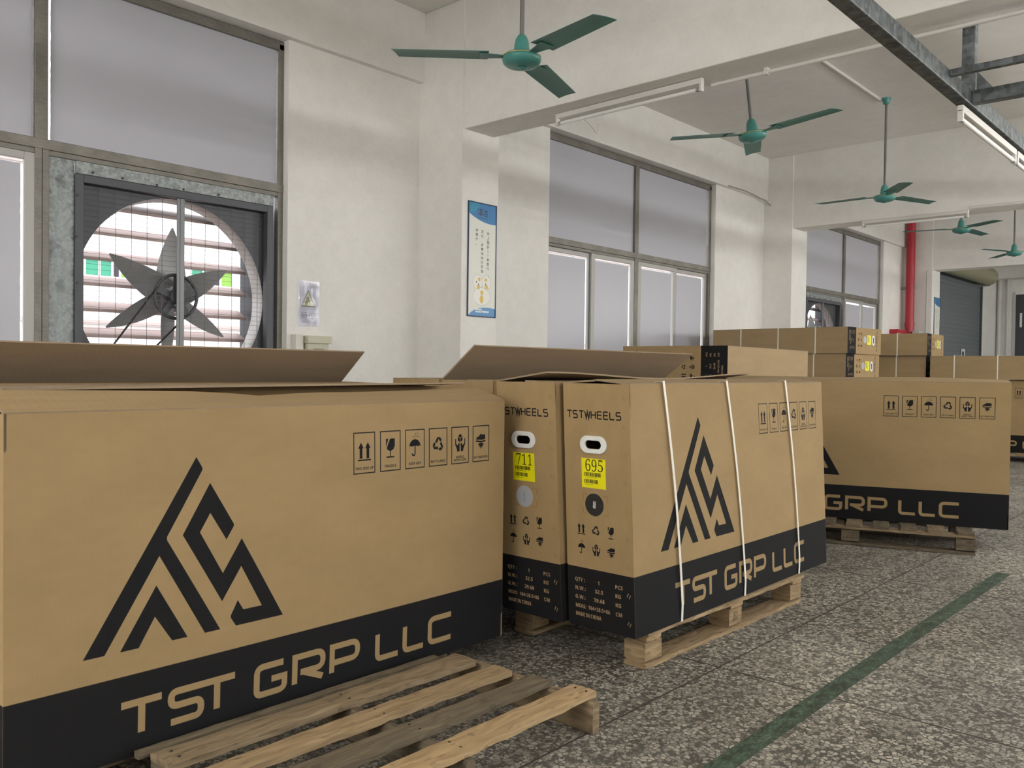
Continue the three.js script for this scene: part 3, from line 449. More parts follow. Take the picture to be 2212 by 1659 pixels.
{ // fire riser and cabinet
  const red = std({ color: lin(0.42, 0.018, 0.03), roughness: 0.4 });
  const p = thing('fire_pipe', 'thick red vertical fire pipe beside the far column', 'pipe', [16.95, 0, -4.80]); p.position.set(16.66, 0, -5.22);
  { const g = new THREE.CylinderGeometry(0.075, 0.075, 3.9, 28); g.translate(0, 1.95, 0); obj('riser', g, red, p); }
  obj('pipe_collar', [rod([0, 1.9, 0], [0, 1.98, 0], 0.085, 28)], red, p); obj('wall_clamp', rbx(-0.02, 2.6, -0.16, 0.02, 2.65, 0.08), std({ color: lin(0.2, 0.2, 0.2), roughness: 0.5 }), p);
  const c = thing('fire_cabinet', 'red fire cabinet on the wall behind the stacked boxes', 'cabinet', [16.07, 1.1, ZW]); obj('body', rbx(0, 0, 0, 0.5, 0.74, 0.16, 0.008), red, c); obj('door', rbx(0.02, 0.03, 0.16, 0.48, 0.71, 0.172, 0.006), red, c);
  const b = thing('junction_box', 'small grey junction box at the foot of the red pipe', 'box', [16.62, 1.55, -5.12]); obj('body', rbx(-0.12, 0, 0, 0.16, 0.27, 0.12, 0.01), std({ color: lin(0.5, 0.5, 0.48), roughness: 0.5 }), b); obj('lock', rod([0.05, 0.2, 0.12], [0.05, 0.2, 0.126], 0.02), std({ color: lin(0.05, 0.05, 0.05), roughness: 0.4 }), b);
  tag(obj('wall_conduit', [rod([16.72, 0.5, -4.95], [16.72, 2.93, -4.95], 0.016, 10)], std({ color: lin(0.5, 0.5, 0.47), roughness: 0.5 })), 'grey conduit on the far column just left of the red pipe', 'conduit');
  tag(obj('ceiling_cable', tube([[11.01, 3.31, -5.28], [10.85, 3.36, -5.31], [10.4, 3.40, -5.318], [9.9, 3.395, -5.318]], 0.007), std({ color: lin(0.35, 0.34, 0.32), roughness: 0.6 })), 'loose thin cable along the lintel left of the second column', 'cable');
}

// ------------------------------------------------------------------ ceiling fans
const paintTeal = std({ color: lin(0.075, 0.275, 0.245), roughness: 0.3 }), paintBlade = std({ color: lin(0.062, 0.20, 0.165), roughness: 0.42 }), rodMat = std({ color: lin(0.20, 0.19, 0.185), roughness: 0.5, metalness: 0.3 });
const lathe = (pts, s = 40) => new THREE.LatheGeometry(pts.map((p) => new THREE.Vector2(...p)), s);
function ceilingFan() {
  const t = thing('ceiling_fan', '', 'ceiling fan', [0, 0, 0], 0, 'teal ceiling fans in a row');
  obj('down_rod', rod([0, 0.08, 0], [0, 1.0, 0], 0.0125, 14), rodMat, t);
  obj('motor_cover', lathe([[0.012, 0.135], [0.022, 0.135], [0.034, 0.115], [0.040, 0.09], [0.046, 0.035], [0.046, 0.028], [0.012, 0.028]]), paintTeal, t);
  obj('canopy', lathe([[0.014, 0.985], [0.03, 0.99], [0.042, 1.03], [0.052, 1.12], [0.05, 1.128], [0.01, 1.128]]), paintTeal, t);
  const m = obj('motor', lathe([[0.0, -0.046], [0.026, -0.046], [0.028, -0.040], [0.05, -0.042], [0.086, -0.032], [0.103, -0.018], [0.108, -0.002], [0.110, 0.006], [0.104, 0.012], [0.104, 0.018], [0.096, 0.026], [0.06, 0.032], [0.0, 0.033]], 56), paintTeal, t);
  obj('trim_ring', (() => { const g = new THREE.TorusGeometry(0.1045, 0.0035, 8, 56); g.rotateX(Math.PI / 2); g.translate(0, 0.016, 0); return g; })(), std({ color: lin(0.45, 0.47, 0.22), roughness: 0.25, metalness: 0.4 }), m);
  obj('bottom_cap', lathe([[0, -0.053], [0.02, -0.052], [0.026, -0.047], [0.026, -0.044], [0, -0.044]], 24), paintTeal, m);
  for (let k = 0; k < 3; k++) {
    const a = k * Math.PI * 2 / 3, ca = Math.cos(a), sa = Math.sin(a);
    const b = obj('blade', sheet((u, v) => { const r = 0.185 + (0.715 - 0.185) * u, half = 0.075 - 0.012 * u, q = (v - 0.5) * 2 * half, x = r - 0.035 * (v) * u, y = 0.018 + q * 0.06 + 0.004 * (1 - (2 * v - 1) ** 2) - 0.01 * u; return [x * ca - q * sa, y, x * sa + q * ca]; }, 10, 6, 0.0025), [paintBlade, paintBlade], t);
    obj('blade_bracket', sheet((u, v) => { const r = 0.085 + 0.15 * u, half = 0.018 + 0.03 * u, q = (v - 0.5) * 2 * half, y = 0.014 + q * 0.06 * u - 0.001; return [r * ca - q * sa, y, r * sa + q * ca]; }, 6, 4, 0.004), [paintBlade, paintBlade], b);
  }
  return t;
}
const FANS = [[3.558, 2.752, -3.191, -0.302, 0, 0, 'nearest teal ceiling fan, largest, in front of the first beam'], [6.313, 2.906, -3.191, 1.64, 0, 0, 'second teal ceiling fan, tilted, just behind the first beam'], [9.38, 2.90, -3.218, 0.439, 0, 0, 'third teal ceiling fan hanging from a visible teal canopy'], [12.363, 2.945, -3.25, -1.916, 0, 0, 'small far teal ceiling fan beside the red fire pipe'], [14.706, 2.885, -3.122, -0.659, 0, 0, 'farthest teal ceiling fan, cut by the right picture edge']];
const fan0 = ceilingFan();
FANS.forEach(([x, y, z, a, tx, tz, label], i) => {
  const f = i ? fan0.clone() : fan0; if (i) { f.name = numbered('ceiling_fan'); scene.add(f); }
  f.position.set(x, y, z); f.rotation.set(tx, -a, tz, 'XYZ'); f.userData = { ...fan0.userData, label };
  if (i === 1) { const q = new THREE.Quaternion().setFromAxisAngle(V(Math.cos(YAW), 0, -Math.sin(YAW)), -0.12); f.quaternion.premultiply(q); }
});
// the rods differ a little: reach the ceiling or the beam above
// ------------------------------------------------------------------ fluorescent lamps, conduits, steel rack
const white = std({ color: lin(0.72, 0.70, 0.66), roughness: 0.4 }), tubeGlass = std({ color: lin(0.86, 0.86, 0.84), roughness: 0.15 }), capMetal = std({ color: lin(0.5, 0.5, 0.5), roughness: 0.3, metalness: 0.7 });
function battenLamp(label, a, b, up) { // a lamp switched off: batten, end holders, tube
  const A = V(...a), B = V(...b), L = A.distanceTo(B), t = thing('fluorescent_lamp', label, 'lamp', a); t.quaternion.setFromUnitVectors(V(1, 0, 0), B.clone().sub(A).normalize());
  obj('batten', rbx(0, 0.034, -0.017, L, 0.072, 0.017, 0.006), white, t);
  for (const x of [0, L - 0.022]) obj('lamp_holder', rbx(x, -0.016, -0.016, x + 0.022, 0.05, 0.016, 0.006), white, t);
  const g = obj('lamp_tube', rod([0.022, 0, 0], [L - 0.022, 0, 0], 0.0135, 16), tubeGlass, t); for (const x of [0.022, L - 0.047]) obj('end_cap', rod([x, 0, 0], [x + 0.025, 0, 0], 0.0142, 16), capMetal, g);
  return t;
}
battenLamp('switched-off tube lamp along the underside of the first beam', [4.925, 2.855, -4.06], [4.905, 2.855, -2.83]);
battenLamp('switched-off tube lamp under the second beam, above the far window', [11.03, 2.895, -4.05], [11.03, 2.895, -2.82]);
tag(obj('conduit', [rod([5.02, 2.905, -2.83], [5.02, 2.905, 3.2], 0.013, 10), rod([5.055, 2.915, -0.6], [5.055, 2.915, 3.2], 0.009, 8), ...[-2.45, -0.75, 1.2].map((z) => rbx(5.0, 2.89, z - 0.012, 5.04, 2.935, z + 0.012, 0.003))], white), 'white conduit running along the underside of the first beam', 'conduit');
tag(obj('conduit', [rod([11.03, 2.99, -2.8], [11.03, 2.99, 3.2], 0.018, 10)], white), 'white conduit along the lower edge of the second beam', 'conduit');
tag(obj('conduit', [rod([7.3, CEIL - 0.012, -3.27], [9.34, CEIL - 0.012, -3.27], 0.014, 10)], white), 'white conduit on the ceiling leading to the third fan', 'conduit');
tag(obj('cable_hook', tube([[5.06, 2.932, -3.95], [5.2, 2.90, -3.96], [5.33, 2.86, -3.98], [5.345, 2.93, -3.98]], 0.006, 20), white), 'short white bent cable stub behind the first beam lamp', 'cable');
{
  const steel = std({ color: lin(0.44, 0.46, 0.48), roughness: 0.5, metalness: 0.3, map: rep(galvTex, 1, 1) }), steelIn = std({ color: lin(0.04, 0.04, 0.04), roughness: 0.6 });
  const t = thing('steel_rack', 'grey steel tube lamp rack hanging from the ceiling at the right', 'rack', [5.2, 2.5, -1.34]);
  obj('long_rail', rbx(-3.2, 0, -0.036, 5.5, 0.085, 0.036, 0.006), steel, t);
  obj('cross_rail', rbx(-0.1, 0.005, 0.036, -0.035, 0.075, 2.6, 0.006), steel, t);
  obj('cross_rail', rbx(-0.51, 0.045, 0.036, -0.475, 0.08, 2.6, 0.006), steel, t);
  obj('hanger_post', rbx(-0.03, 0.085, -0.036, 0.035, CEIL - 2.5, 0.03, 0.006), steel, t); obj('hanger_post', rbx(4.4, 0.085, -0.036, 4.47, CEIL - 2.5, 0.03, 0.006), steel, t); obj('hanger_post', rbx(-3.0, 0.085, -0.036, -2.93, CEIL - 2.5, 0.03, 0.006), steel, t);
  obj('gusset_plate', (() => { const s = new THREE.Shape([[0, 0], [0.1, 0], [0, 0.13]].map((p) => new THREE.Vector2(...p))); const g = new THREE.ExtrudeGeometry(s, { depth: 0.005, bevelEnabled: false }); g.rotateY(-Math.PI / 2); g.translate(0.0, 0.075, 0.036); return metric(g); })(), steel, t);
  battenLamp('white tube lamp fixed below the steel rack, upper right', [4.99, 2.405, -1.33], [6.2, 2.405, -1.33]);
  battenLamp('second tube lamp below the steel rack, at the right picture edge', [6.24, 2.405, -1.33], [7.45, 2.405, -1.33]);
}
{ // the lit rows over the aisle: glowing tubes with their light set just below, each pair of rows on a steel rack
  const glow = std({ color: lin(0.9, 0.9, 0.88), emissive: lin(1, 0.985, 0.93), emissiveIntensity: 2.2, roughness: 0.2 }), steel = std({ color: lin(0.27, 0.285, 0.30), roughness: 0.45, metalness: 0.5 });
  LIT_ROWS.forEach((z, r) => {
    const k = thing('steel_rack', r ? 'second steel lamp rack over the aisle right of the picture' : 'first steel lamp rack over the aisle right of the picture', 'rack', [-4.6, 2.5, z]);
    obj('long_rail', rbx(0, 0.03, -0.02, 24.4, 0.07, 0.02, 0.006), steel, k); for (const x of [0.3, 8.2, 14.2, 24]) obj('hanger_post', rbx(x, 0.07, -0.02, x + 0.04, CEIL - 2.5, 0.02, 0.006), steel, k);
    LIT_X.forEach((x, i) => { if (r === 0 && x < 5) return;   // nothing lit over the near end of the first rack
      const t = battenLamp(`lit tube lamp ${['first', 'second', 'third', 'fourth', 'fifth', 'sixth', 'seventh', 'eighth', 'ninth', 'tenth'][i]} along the ${r ? 'second' : 'first'} aisle rack`, [x, LIT_Y, z], [x + 1.22, LIT_Y, z]);
      t.children.find((c) => c.name === 'lamp_tube').material = glow;
      for (const q of [0.3, 0.92]) { const l = new THREE.PointLight(LAMP_COLOR, LAMP_CD[r] / 2, 0, 2); l.position.set(x + q, LIT_Y - 0.008, z - 0.024); l.castShadow = true; l.shadow.radius = 2; l.name = 'tube_light'; scene.add(l); }
    });
  });
}
{ // cable trunking hung under the beams, right of the picture: its shadow is the dark strip on the ceiling
  const t = thing('cable_trunking', 'white cable trunking under the beams, right of the picture', 'trunking', [BACK_X, 2.855, -0.4]);
  obj('trunk', rbx(0.1, 0, -0.04, 28, 0.115, 0.02, 0.004), white, t); for (const x of [6.5, 12.8, 18.6]) obj('hanger', rbx(x, 0.1, -0.01, x + 0.02, CEIL - 2.855, 0.0, 0.003), white, t);
}
// ------------------------------------------------------------------ things on the walls
const HAN = { // simplified strokes on a 0..9 grid, y down
  清: '0112 0313 0926 3191 6064 4383 3595 4649 4689 8689 4787 4888', 洁: '0112 0313 0926 3292 6064 4484 4646 4649 4686 8689 4989', 将: '2029 0113 0724 5143 5183 8356 4494 7479 7968 5567', 上: '5059 5393 0999', 面: '0090 4022 1292 1219 9299 1999 3339 6369 3565 3767',
  的: '2011 1119 1949 4941 1141 1545 7062 6293 9388 8878 6577', 制: '1022 0262 0565 3039 1518 5548 7277 9099 9989', 度: '5051 1191 1118 1809 3383 3236 7276 3676 3888 3779 7739', 化: '3005 2329 6068 6898 9896 9263', 规: '0343 0646 2026 2609 2749 5156 5191 9196 7275 7559 7679 7998',
  范: '0191 3002 6062 0312 0616 0925 4383 8386 4348 4898', 并: '3042 7062 0393 0696 3338 3809 6369', 贯: '1181 1114 8184 0393 1484 4143 2528 2585 8588 4548 4829 6889', 彻: '2003 3204 2529 4373 5157 5768 6292 7278 9298 7859', 执: '0343 2029 0746 5393 9398 7058 5849 5577', 行: '2003 3306 2529 4191 4494 7479 7968',
  及: '1171 7154 5484 8429 3009 4589', 维: '3012 1232 3215 1535 0838 5043 4449 6171 5393 5595 5797 5999 7379', 持: '0333 2029 2918 0736 4292 7074 4494 4696 7579 7968 5767', 提: '0333 2029 2918 0736 4181 4144 8184 4484 4282 4595 6569 6797 4748 4899', 升: '5012 0494 3426 2609 7079',
  当: '5053 1023 9073 1484 8489 1989 1686', 心: '1407 3348 4878 7876 5164 8396', 机: '0343 2029 2307 2545 5157 5749 5181 8188 8898 9896', 械: '0333 2029 2306 2444 4292 7079 7999 9596 4575 5459 6569 8091', 伤: '3005 2329 5043 4292 4455 5595 9588 8878 6549', 人: '5055 5509 5599', '，': '1718 1809', '。': '1727 2729 2919 1917',
};
function han(x, ch, cx, cy, s, w) { x.lineWidth = w; x.lineCap = 'butt'; x.beginPath(); for (const k of (HAN[ch] ?? '').split(' ')) if (k) { x.moveTo(cx + (k[0] / 9 - 0.5) * s, cy + (k[1] / 9 - 0.5) * s); x.lineTo(cx + (k[2] / 9 - 0.5) * s, cy + (k[3] / 9 - 0.5) * s); } x.stroke(); }
const posterTex = (far) => canvas(348, 1024, (x, w, h) => {
  const g = (a, b) => { x.fillStyle = a; b(); x.fill(); };
  x.fillStyle = '#dfe0d6'; x.fillRect(0, 0, w, h);
  g('#2f78b4', () => { x.beginPath(); x.moveTo(0, 0); x.lineTo(w, 0); x.lineTo(w, 170); x.bezierCurveTo(250, 185, 80, 150, 0, 95); }); g('#2a8fb0', () => { x.beginPath(); x.moveTo(0, 0); x.lineTo(150, 0); x.bezierCurveTo(120, 60, 60, 100, 0, 95); });
  g('#3f86c0', () => { x.beginPath(); x.moveTo(0, h); x.bezierCurveTo(70, 955, 180, 930, w, 950); x.lineTo(w, h); });
  x.strokeStyle = '#23303c'; han(x, '清', 140, 75, 62, 8); han(x, '洁', 208, 75, 62, 8); x.fillStyle = '#2c5e78'; for (let i = 0; i < 11; i++) x.fillRect(112 + i * 12, 122, 8, 14);
  x.strokeStyle = '#2a2c2e'; [['将上面的33制度化，规', 248, 262], ['范化，并贯彻执行及维', 172, 252], ['持提升。', 100, 245]].forEach(([s, cx, y0]) => [...s].forEach((c, i) => { if (c === '3') { x.fillStyle = '#9aa098'; for (let k = 0; k < 3; k++) x.fillRect(cx - 12, y0 + i * 40 - 12 + k * 10, 24, 4); } else han(x, c, cx, y0 + i * 40, 28, 3.6); }));
  x.lineWidth = 3; x.strokeStyle = '#a9a8a2'; for (const [cx, cy, rx, ry] of [[118, 715, 62, 68], [232, 715, 58, 66], [172, 845, 110, 82]]) { x.beginPath(); x.ellipse(cx, cy, rx, ry, 0, 0, Math.PI * 2); x.fillStyle = '#e9e7e0'; x.fill(); x.stroke(); }
  x.fillStyle = '#d9b64a'; for (const [cx, cy, rx, ry] of [[140, 690, 16, 18], [130, 760, 20, 22], [225, 690, 18, 16], [232, 755, 22, 24], [175, 810, 22, 22], [172, 870, 24, 38]]) { x.beginPath(); x.ellipse(cx, cy, rx, ry, 0, 0, Math.PI * 2); x.fill(); }
  x.fillStyle = '#4a4030'; for (const [a, b] of [[126, 728], [216, 720], [98, 706]]) x.fillRect(a, b, 10, 18);
  x.fillStyle = '#e8ecec'; x.fillRect(96, 958, 76, 34); for (let i = 0; i < 7; i++) x.fillRect(180 + i * 13, 972 + (i % 2) * 3, 9, 18); x.fillStyle = '#4a7fa5'; for (let i = 0; i < 5; i++) x.fillRect(102 + i * 13, 968, 9, 14);
});
function poster(label, x0, y0, w, h, z, m) { const t = thing('wall_poster', label, 'poster', [x0, y0, z]); obj('frame', [rbx(-0.008, -0.008, 0, w + 0.008, 0, 0.012, 0.002), rbx(-0.008, h, 0, w + 0.008, h + 0.008, 0.012, 0.002), rbx(-0.008, 0, 0, 0, h, 0.012, 0.002), rbx(w, 0, 0, w + 0.008, h, 0.012, 0.002)], std({ color: lin(0.012, 0.03, 0.09), roughness: 0.4 }), t); const g = new THREE.BoxGeometry(w, h, 0.006); g.translate(w / 2, h / 2, 0.004); obj('board', g, m, t); return t; }
const posterMat = std({ map: posterTex(), roughness: 0.35 });
poster('tall blue and white notice board on the near column', 4.818, 1.462, 0.312, 0.905, -4.868, posterMat);
poster('distant blue-topped notice board on the far column near the shutter', 16.93, 1.53, 0.33, 0.92, -4.88, posterMat);
{
  const s = thing('warning_sign', 'yellow triangle warning sheet in a crinkled clear pouch beside the exhaust fan', 'sign', [3.672, 1.498, ZW + 0.003]);
  const m = std({ map: canvas(256, 440, (x, w, h) => {
    x.fillStyle = '#c3c4c4'; x.fillRect(0, 0, w, h); const tri = (k) => { x.beginPath(); x.moveTo(128, 40 + k * 1.6); x.lineTo(245 - k * 1.4, 246 - k * 0.8); x.lineTo(11 + k * 1.4, 246 - k * 0.8); x.closePath(); x.fill(); };
    x.fillStyle = '#34341c'; tri(0); x.fillStyle = '#cfc878'; tri(15); x.fillStyle = '#3f422c'; for (const [a, b, c] of [[118, 150, 24], [98, 200, 24]]) { x.beginPath(); x.arc(a, b, c, 0, Math.PI * 2); x.fill(); x.fillStyle = '#a9a468'; x.beginPath(); x.arc(a, b, c * 0.4, 0, Math.PI * 2); x.fill(); x.fillStyle = '#3f422c'; } poly(x, [[120, 160], [140, 172], [176, 215], [150, 222], [136, 190]]);
    x.strokeStyle = '#55565a'; x.lineWidth = 3; x.strokeRect(14, 318, 228, 62); x.strokeStyle = '#2a2b2d'; [...'当心机械伤人'].forEach((c, i) => han(x, c, 36 + i * 37, 349, 30, 4.5));
  }), roughness: 0.5 });
  const g = new THREE.BoxGeometry(0.135, 0.27, 0.002); g.translate(-0.004, -0.006, 0.001); obj('printed_sheet', g, m, s);
  const w1 = vnoise(6, 55), pm = new THREE.MeshPhysicalMaterial({ color: 0xf6f6fb, roughness: 0.12, transmission: 0.985, thickness: 0, ior: 1.3 });
  obj('clear_pouch', sheet((u, v) => [-0.095 + 0.185 * u + 0.004 * w1(u * 0.5, v * 0.9), -0.168 + 0.335 * v + 0.004 * w1(v * 0.7, u * 0.6), 0.004 + 0.005 * w1(u * 0.8, v * 1.4 % 1) * Math.sin(Math.PI * u)], 18, 24, 0.0006), [pm, pm], s);
  const b = thing('switch_box', 'cream wall switch box under the warning sheet', 'switch box', [3.62, 1.0, ZW]), cream = std({ color: lin(0.55, 0.53, 0.40), roughness: 0.45 });
  obj('body', rbx(0, 0, 0, 0.185, 0.235, 0.075, 0.006), cream, b); obj('cover', rbx(-0.012, 0.205, 0, 0.2, 0.262, 0.095, 0.006), cream, b); obj('breaker_window', [rbx(0.05, 0.11, 0.075, 0.14, 0.17, 0.082, 0.003)], std({ color: lin(0.3, 0.3, 0.26), roughness: 0.4 }), b); obj('breaker_switch', rbx(0.065, 0.125, 0.08, 0.115, 0.142, 0.09, 0.003), std({ color: lin(0.02, 0.018, 0.018), roughness: 0.4 }), b);
  tag(obj('wall_box', [rbx(3.532, 1.02, ZW, 3.60, 1.27, ZW + 0.055, 0.008)], std({ color: lin(0.72, 0.69, 0.62), roughness: 0.5 })), 'narrow white box fixed left of the cream switch box', 'box');
}

// ------------------------------------------------------------------ pallets
const woods = [woodTex(201, [184, 160, 124], [128, 107, 79]), woodTex(207, [163, 144, 115], [108, 92, 71]), woodTex(213, [130, 118, 97], [84, 74, 60]), woodTex(219, [198, 172, 132], [150, 124, 90])].map((t) => std({ map: rep(t, 1.0, 2.5), roughness: 0.8 }));
const woodZ = woods.map((m) => { const c = m.clone(); c.map = m.map.clone(); c.map.rotation = Math.PI / 2; c.map.needsUpdate = true; return c; });
// a worn board along X (or Z): slightly bowed, uneven ends and edges
function board(l, w, h, along = 'x', wear = 0.006, bow = 0.004) {
  const g = new RoundedBoxGeometry(l, h, w, 3, Math.min(h, w) * 0.16), s = rnd() * 50; const gg = new THREE.BoxGeometry(l, h, w, 28, 2, 6), p = gg.attributes.position;
  for (let i = 0; i < p.count; i++) {
    let x = p.getX(i), y = p.getY(i), z = p.getZ(i); const ux = x / l + 0.5, e = Math.abs(z) / (w / 2), top = Math.abs(y) / (h / 2);
    z += Math.sign(z) * e * e * wear * (n32(ux * 0.7 + s, 0.2 + (z > 0 ? 0.4 : 0)) - 0.6) * 2; y -= Math.sign(y) * (e > 0.99 ? h * 0.1 : 0) ; y += bow * Math.sin(Math.PI * ux) * (n8(s, 0.5) - 0.5) * 2; x += (Math.abs(x) > l / 2 - 1e-5 ? wear * 1.5 * (n32(z * 3 + s, 0.7) - 0.5) : 0); if (top > 0.9) y += 0.0015 * (n128(ux * 0.5 + s, z * 4) - 0.5);
    p.setXYZ(i, x, y, z);
  }
  g.dispose(); let q = toCreasedNormals(gg, 0.6); const P = q.attributes.position, N = q.attributes.normal, uv = q.attributes.uv; for (let i = 0; i < P.count; i++) { const side = Math.abs(N.getX(i)) > 0.7; uv.setXY(i, side ? P.getZ(i) + s : P.getX(i) * 0.9 + s, (side || Math.abs(N.getZ(i)) > 0.7 ? P.getY(i) : P.getZ(i)) + s * 1.7); }
  if (along === 'z') q.rotateY(Math.PI / 2); return q;
}
const at = (g, x, y, z) => { g.translate(x, y, z); return g; };
const nailMat = std({ color: lin(0.06, 0.045, 0.035), roughness: 0.6, metalness: 0.4 });
// block pallet: local origin at the near left lower corner, x along it, z back is negative
function blockPallet(label, pos, turn, L, D, H, o = {}) {
  const t = thing('pallet', label, 'pallet', pos, turn), bt = 0.018, st = 0.018, dt = 0.017, bh = H - bt - st - dt, W = o.tone ?? [0, 3, 1], bw = 0.095, m = (k) => woods[W[k % W.length]];
  for (const z of [-bw / 2, -D / 2, -D + bw / 2]) obj('bottom_board', at(board(L, bw, bt, 'x', 0.004, 0.001), L / 2, bt / 2, z), m(2), t);
  for (const x of [0.05, L / 2, L - 0.05]) for (const z of [-bw / 2 - 0.002, -D / 2, -D + bw / 2 + 0.002]) obj('block', at(board(0.10, bw - 0.004, bh, 'x', 0.002, 0), x + (x < 0.1 ? 0.002 : x > L - 0.1 ? -0.002 : 0.02), bt + bh / 2, z), m(3 + Math.round(x * 7 + z * 5) % 2), t);
  if (o.across) { for (const z of [-bw / 2, -D / 2, -D + bw / 2]) obj('stringer_board', at(board(L, bw, st, 'x', 0.004, 0.001), L / 2, bt + bh + st / 2, z), m(1), t); const n = o.n ?? 9; for (let k = 0; k < n; k++) obj('deck_board', at(board(D, o.dw ?? 0.095, dt, 'z', 0.005, 0.001), 0.05 + (L - 0.1) * k / (n - 1), H - dt / 2, -D / 2), woods[W[k % W.length]], t); }
  else { for (const x of [0.05, L / 2 + 0.02, L - 0.05]) obj('stringer_board', at(board(D, bw, st, 'z', 0.004, 0.001), x, bt + bh + st / 2, -D / 2), m(1), t); const n = o.n ?? 7; for (let k = 0; k < n; k++) obj('deck_board', at(board(L, o.dw ?? 0.1, dt, 'x', 0.005, 0.001), L / 2, H - dt / 2, -0.05 - (D - 0.1) * k / (n - 1)), woods[W[k % W.length]], t); }
  return t;
}
{ // empty stringer pallet in the foreground
  const t = thing('pallet', 'empty worn wooden pallet on the floor before the large nearest box', 'pallet', [0.93, 0, -1.43]), H = 0.112, dt = 0.02;
  // deck boards lie along x; the three stringers run back from the viewer
  for (const [x, l] of [[0.035, 0.59], [0.53, 0.59], [1.035, 0.59]]) obj('stringer', at(board(l, 0.034, H - dt, 'z', 0.004, 0.001), x, (H - dt) / 2, -0.045 - l / 2 + 0.03), woods[x > 0.9 ? 1 : 2], t);
  const B = [[-0.070, 0.086, 1.08, 3, 0.0, 0.012], [-0.220, 0.080, 1.05, 2, -0.01, -0.004], [-0.363, 0.078, 1.03, 0, -0.02, -0.004], [-0.514, 0.094, 1.0, 1, -0.02, -0.006]];
  for (const [z, w, l, m, dx, tw] of B) { const g = board(l, w, dt, 'x', 0.005, 0.003); g.rotateY(tw); const d = obj('deck_board', at(g, 0.52 + dx, H - dt / 2, z), woods[m], t); for (const sx of [0.035, 0.53, 1.035]) for (const q of [-0.02, 0.02]) { const n = new THREE.CylinderGeometry(0.0035, 0.0035, 0.003, 8); n.translate(sx, H + 0.0008, z + q); obj('nail', n, nailMat, d); } }
  obj('rear_board', at(board(0.98, 0.028, 0.018, 'x', 0.004, 0.001), 0.48, H - 0.022, -0.618), woods[2], t);
}
{
  const t = blockPallet('pale block pallet under the boxes numbered 695 and 711', [2.507, 0, -1.631], -0.015, 1.235, 1.15, 0.13, { n: 7, dw: 0.12, tone: [0, 3, 0] }), x = 0.618, y = 0.045, m = std({ color: lin(0.16, 0.11, 0.07), roughness: 0.8 });
  obj('stamp', [bx(x, y, 0, x + 0.026, y + 0.0025, 0.0008), bx(x, y + 0.03, 0, x + 0.026, y + 0.0325, 0.0008), bx(x, y, 0, x + 0.002, y + 0.032, 0.0008), bx(x + 0.024, y, 0, x + 0.026, y + 0.032, 0.0008), bx(x + 0.006, y + 0.008, 0, x + 0.02, y + 0.011, 0.0008), bx(x + 0.006, y + 0.017, 0, x + 0.016, y + 0.02, 0.0008)], m, t, 'faded dark stamp on the middle block');
}
{ const d = V(-0.322, 0, -0.928).normalize(), turn = Math.atan2(-d.z, d.x); const c = V(5.413, 0, -1.309); const t = blockPallet('grey weathered block pallet under the right-hand boxes', [c.x, 0, c.z], turn, 1.3, 1.05, 0.13, { across: true, n: 9, dw: 0.09, tone: [2, 1, 2] }); const q = V(0, 0, 1.05).applyAxisAngle(V(0, 1, 0), turn); t.position.set(c.x + q.x, 0, c.z + q.z); }
blockPallet('low pallet hidden under the back row of the left boxes', [0.72, 0, -2.46], 0, 1.3, 0.85, 0.11, { n: 6, dw: 0.1 });
for (const z of [-2.25, -2.34]) tag(obj('timber_plank', at(board(1.3, 0.07, 0.064, 'x', 0.002, 0), 1.46, 0.032, z), woods[1]), z > -2.3 ? 'front squared timber under the nearest box' : 'rear squared timber under the nearest box', 'plank');
blockPallet('pallet hidden under the boxes in the middle background', [5.56, 0, -2.98], 0.069, 1.45, 0.82, 0.07, { n: 6 });
blockPallet('pallet hidden under the strapped stack in the background', [9.16, 0, -3.56], -0.054, 0.8, 1.5, 0.09, { n: 10 });
blockPallet('pallet hidden under the far right stack in the background', [11.6, 0, -1.75], 0.0, 0.84, 3.2, 0.113, { n: 18 });

// ------------------------------------------------------------------ cartons
const D2 = Math.PI / 2;
// left group: near box, and a row behind it with open flaps
carton('large nearest kraft box with the triangular logo at the lower left', [0.645, 0.064, -2.105], 0.0033, { bulge: 0.009, front: { a: 0.30, len: 0.142, warp: (u, v) => v * (0.008 * Math.cos(u * 6.28 * 0.8) - 0.004 - 0.010 * Math.exp(-(((u - 0.44) / 0.06) ** 2))) }, back: { a: 0.16, len: 0.136 } });
carton('kraft box directly behind the nearest one, its near flap folded outwards', [0.655, 0.11, -2.402], 0, { front: { a: Math.PI - 0.03, len: 0.15, u0: 0.02, u1: 0.955, warp: (u, v) => 0.004 * v - 0.010 * v * (1 - u) }, back: { a: 0.03 } });
carton('third kraft box of the left row, with a dark flap standing up', [0.555, 0.11, -2.695], 0, { front: { a: 0.02 }, back: { a: 0.66, len: 0.212, cut: 0.004 } });
carton('last kraft box of the left row, behind the standing flap', [0.66, 0.11, -2.99], 0, {});
// middle group
carton('upright kraft box numbered 695 with three white straps and a black sticker', [2.414, 0.1312, -1.613], 0.0074, { lean: 0.05, number: '695', disc: 'black', staples: true, bulge: 0.005, front: { a: 0.09, len: 0.14 }, back: { a: 0.07, len: 0.142 }, straps: [{ top: 0.207, low: 0.296, bow: 0.012 }, { top: 0.676, low: 0.790, bow: 0.012 }, { top: 1.218, low: 1.315, bow: 0.012 }] });
carton('upright kraft box numbered 711 with a grey round sticker', [2.388, 0.131, -1.912], 0.02, { lean: 0.055, number: '711', disc: 'grey', staples: true, front: { a: 0.02 }, back: { a: 0.10, len: 0.25, cut: 0.0, warp: (u, v) => v * (0.012 * Math.cos(u * Math.PI * 2)) } });
carton('third box of the strapped pallet, its brown rear flap standing open', [2.365, 0.131, -2.212], 0, { lean: 0.04, front: { a: 0.0 }, back: { a: 0.63, len: 0.232 } });
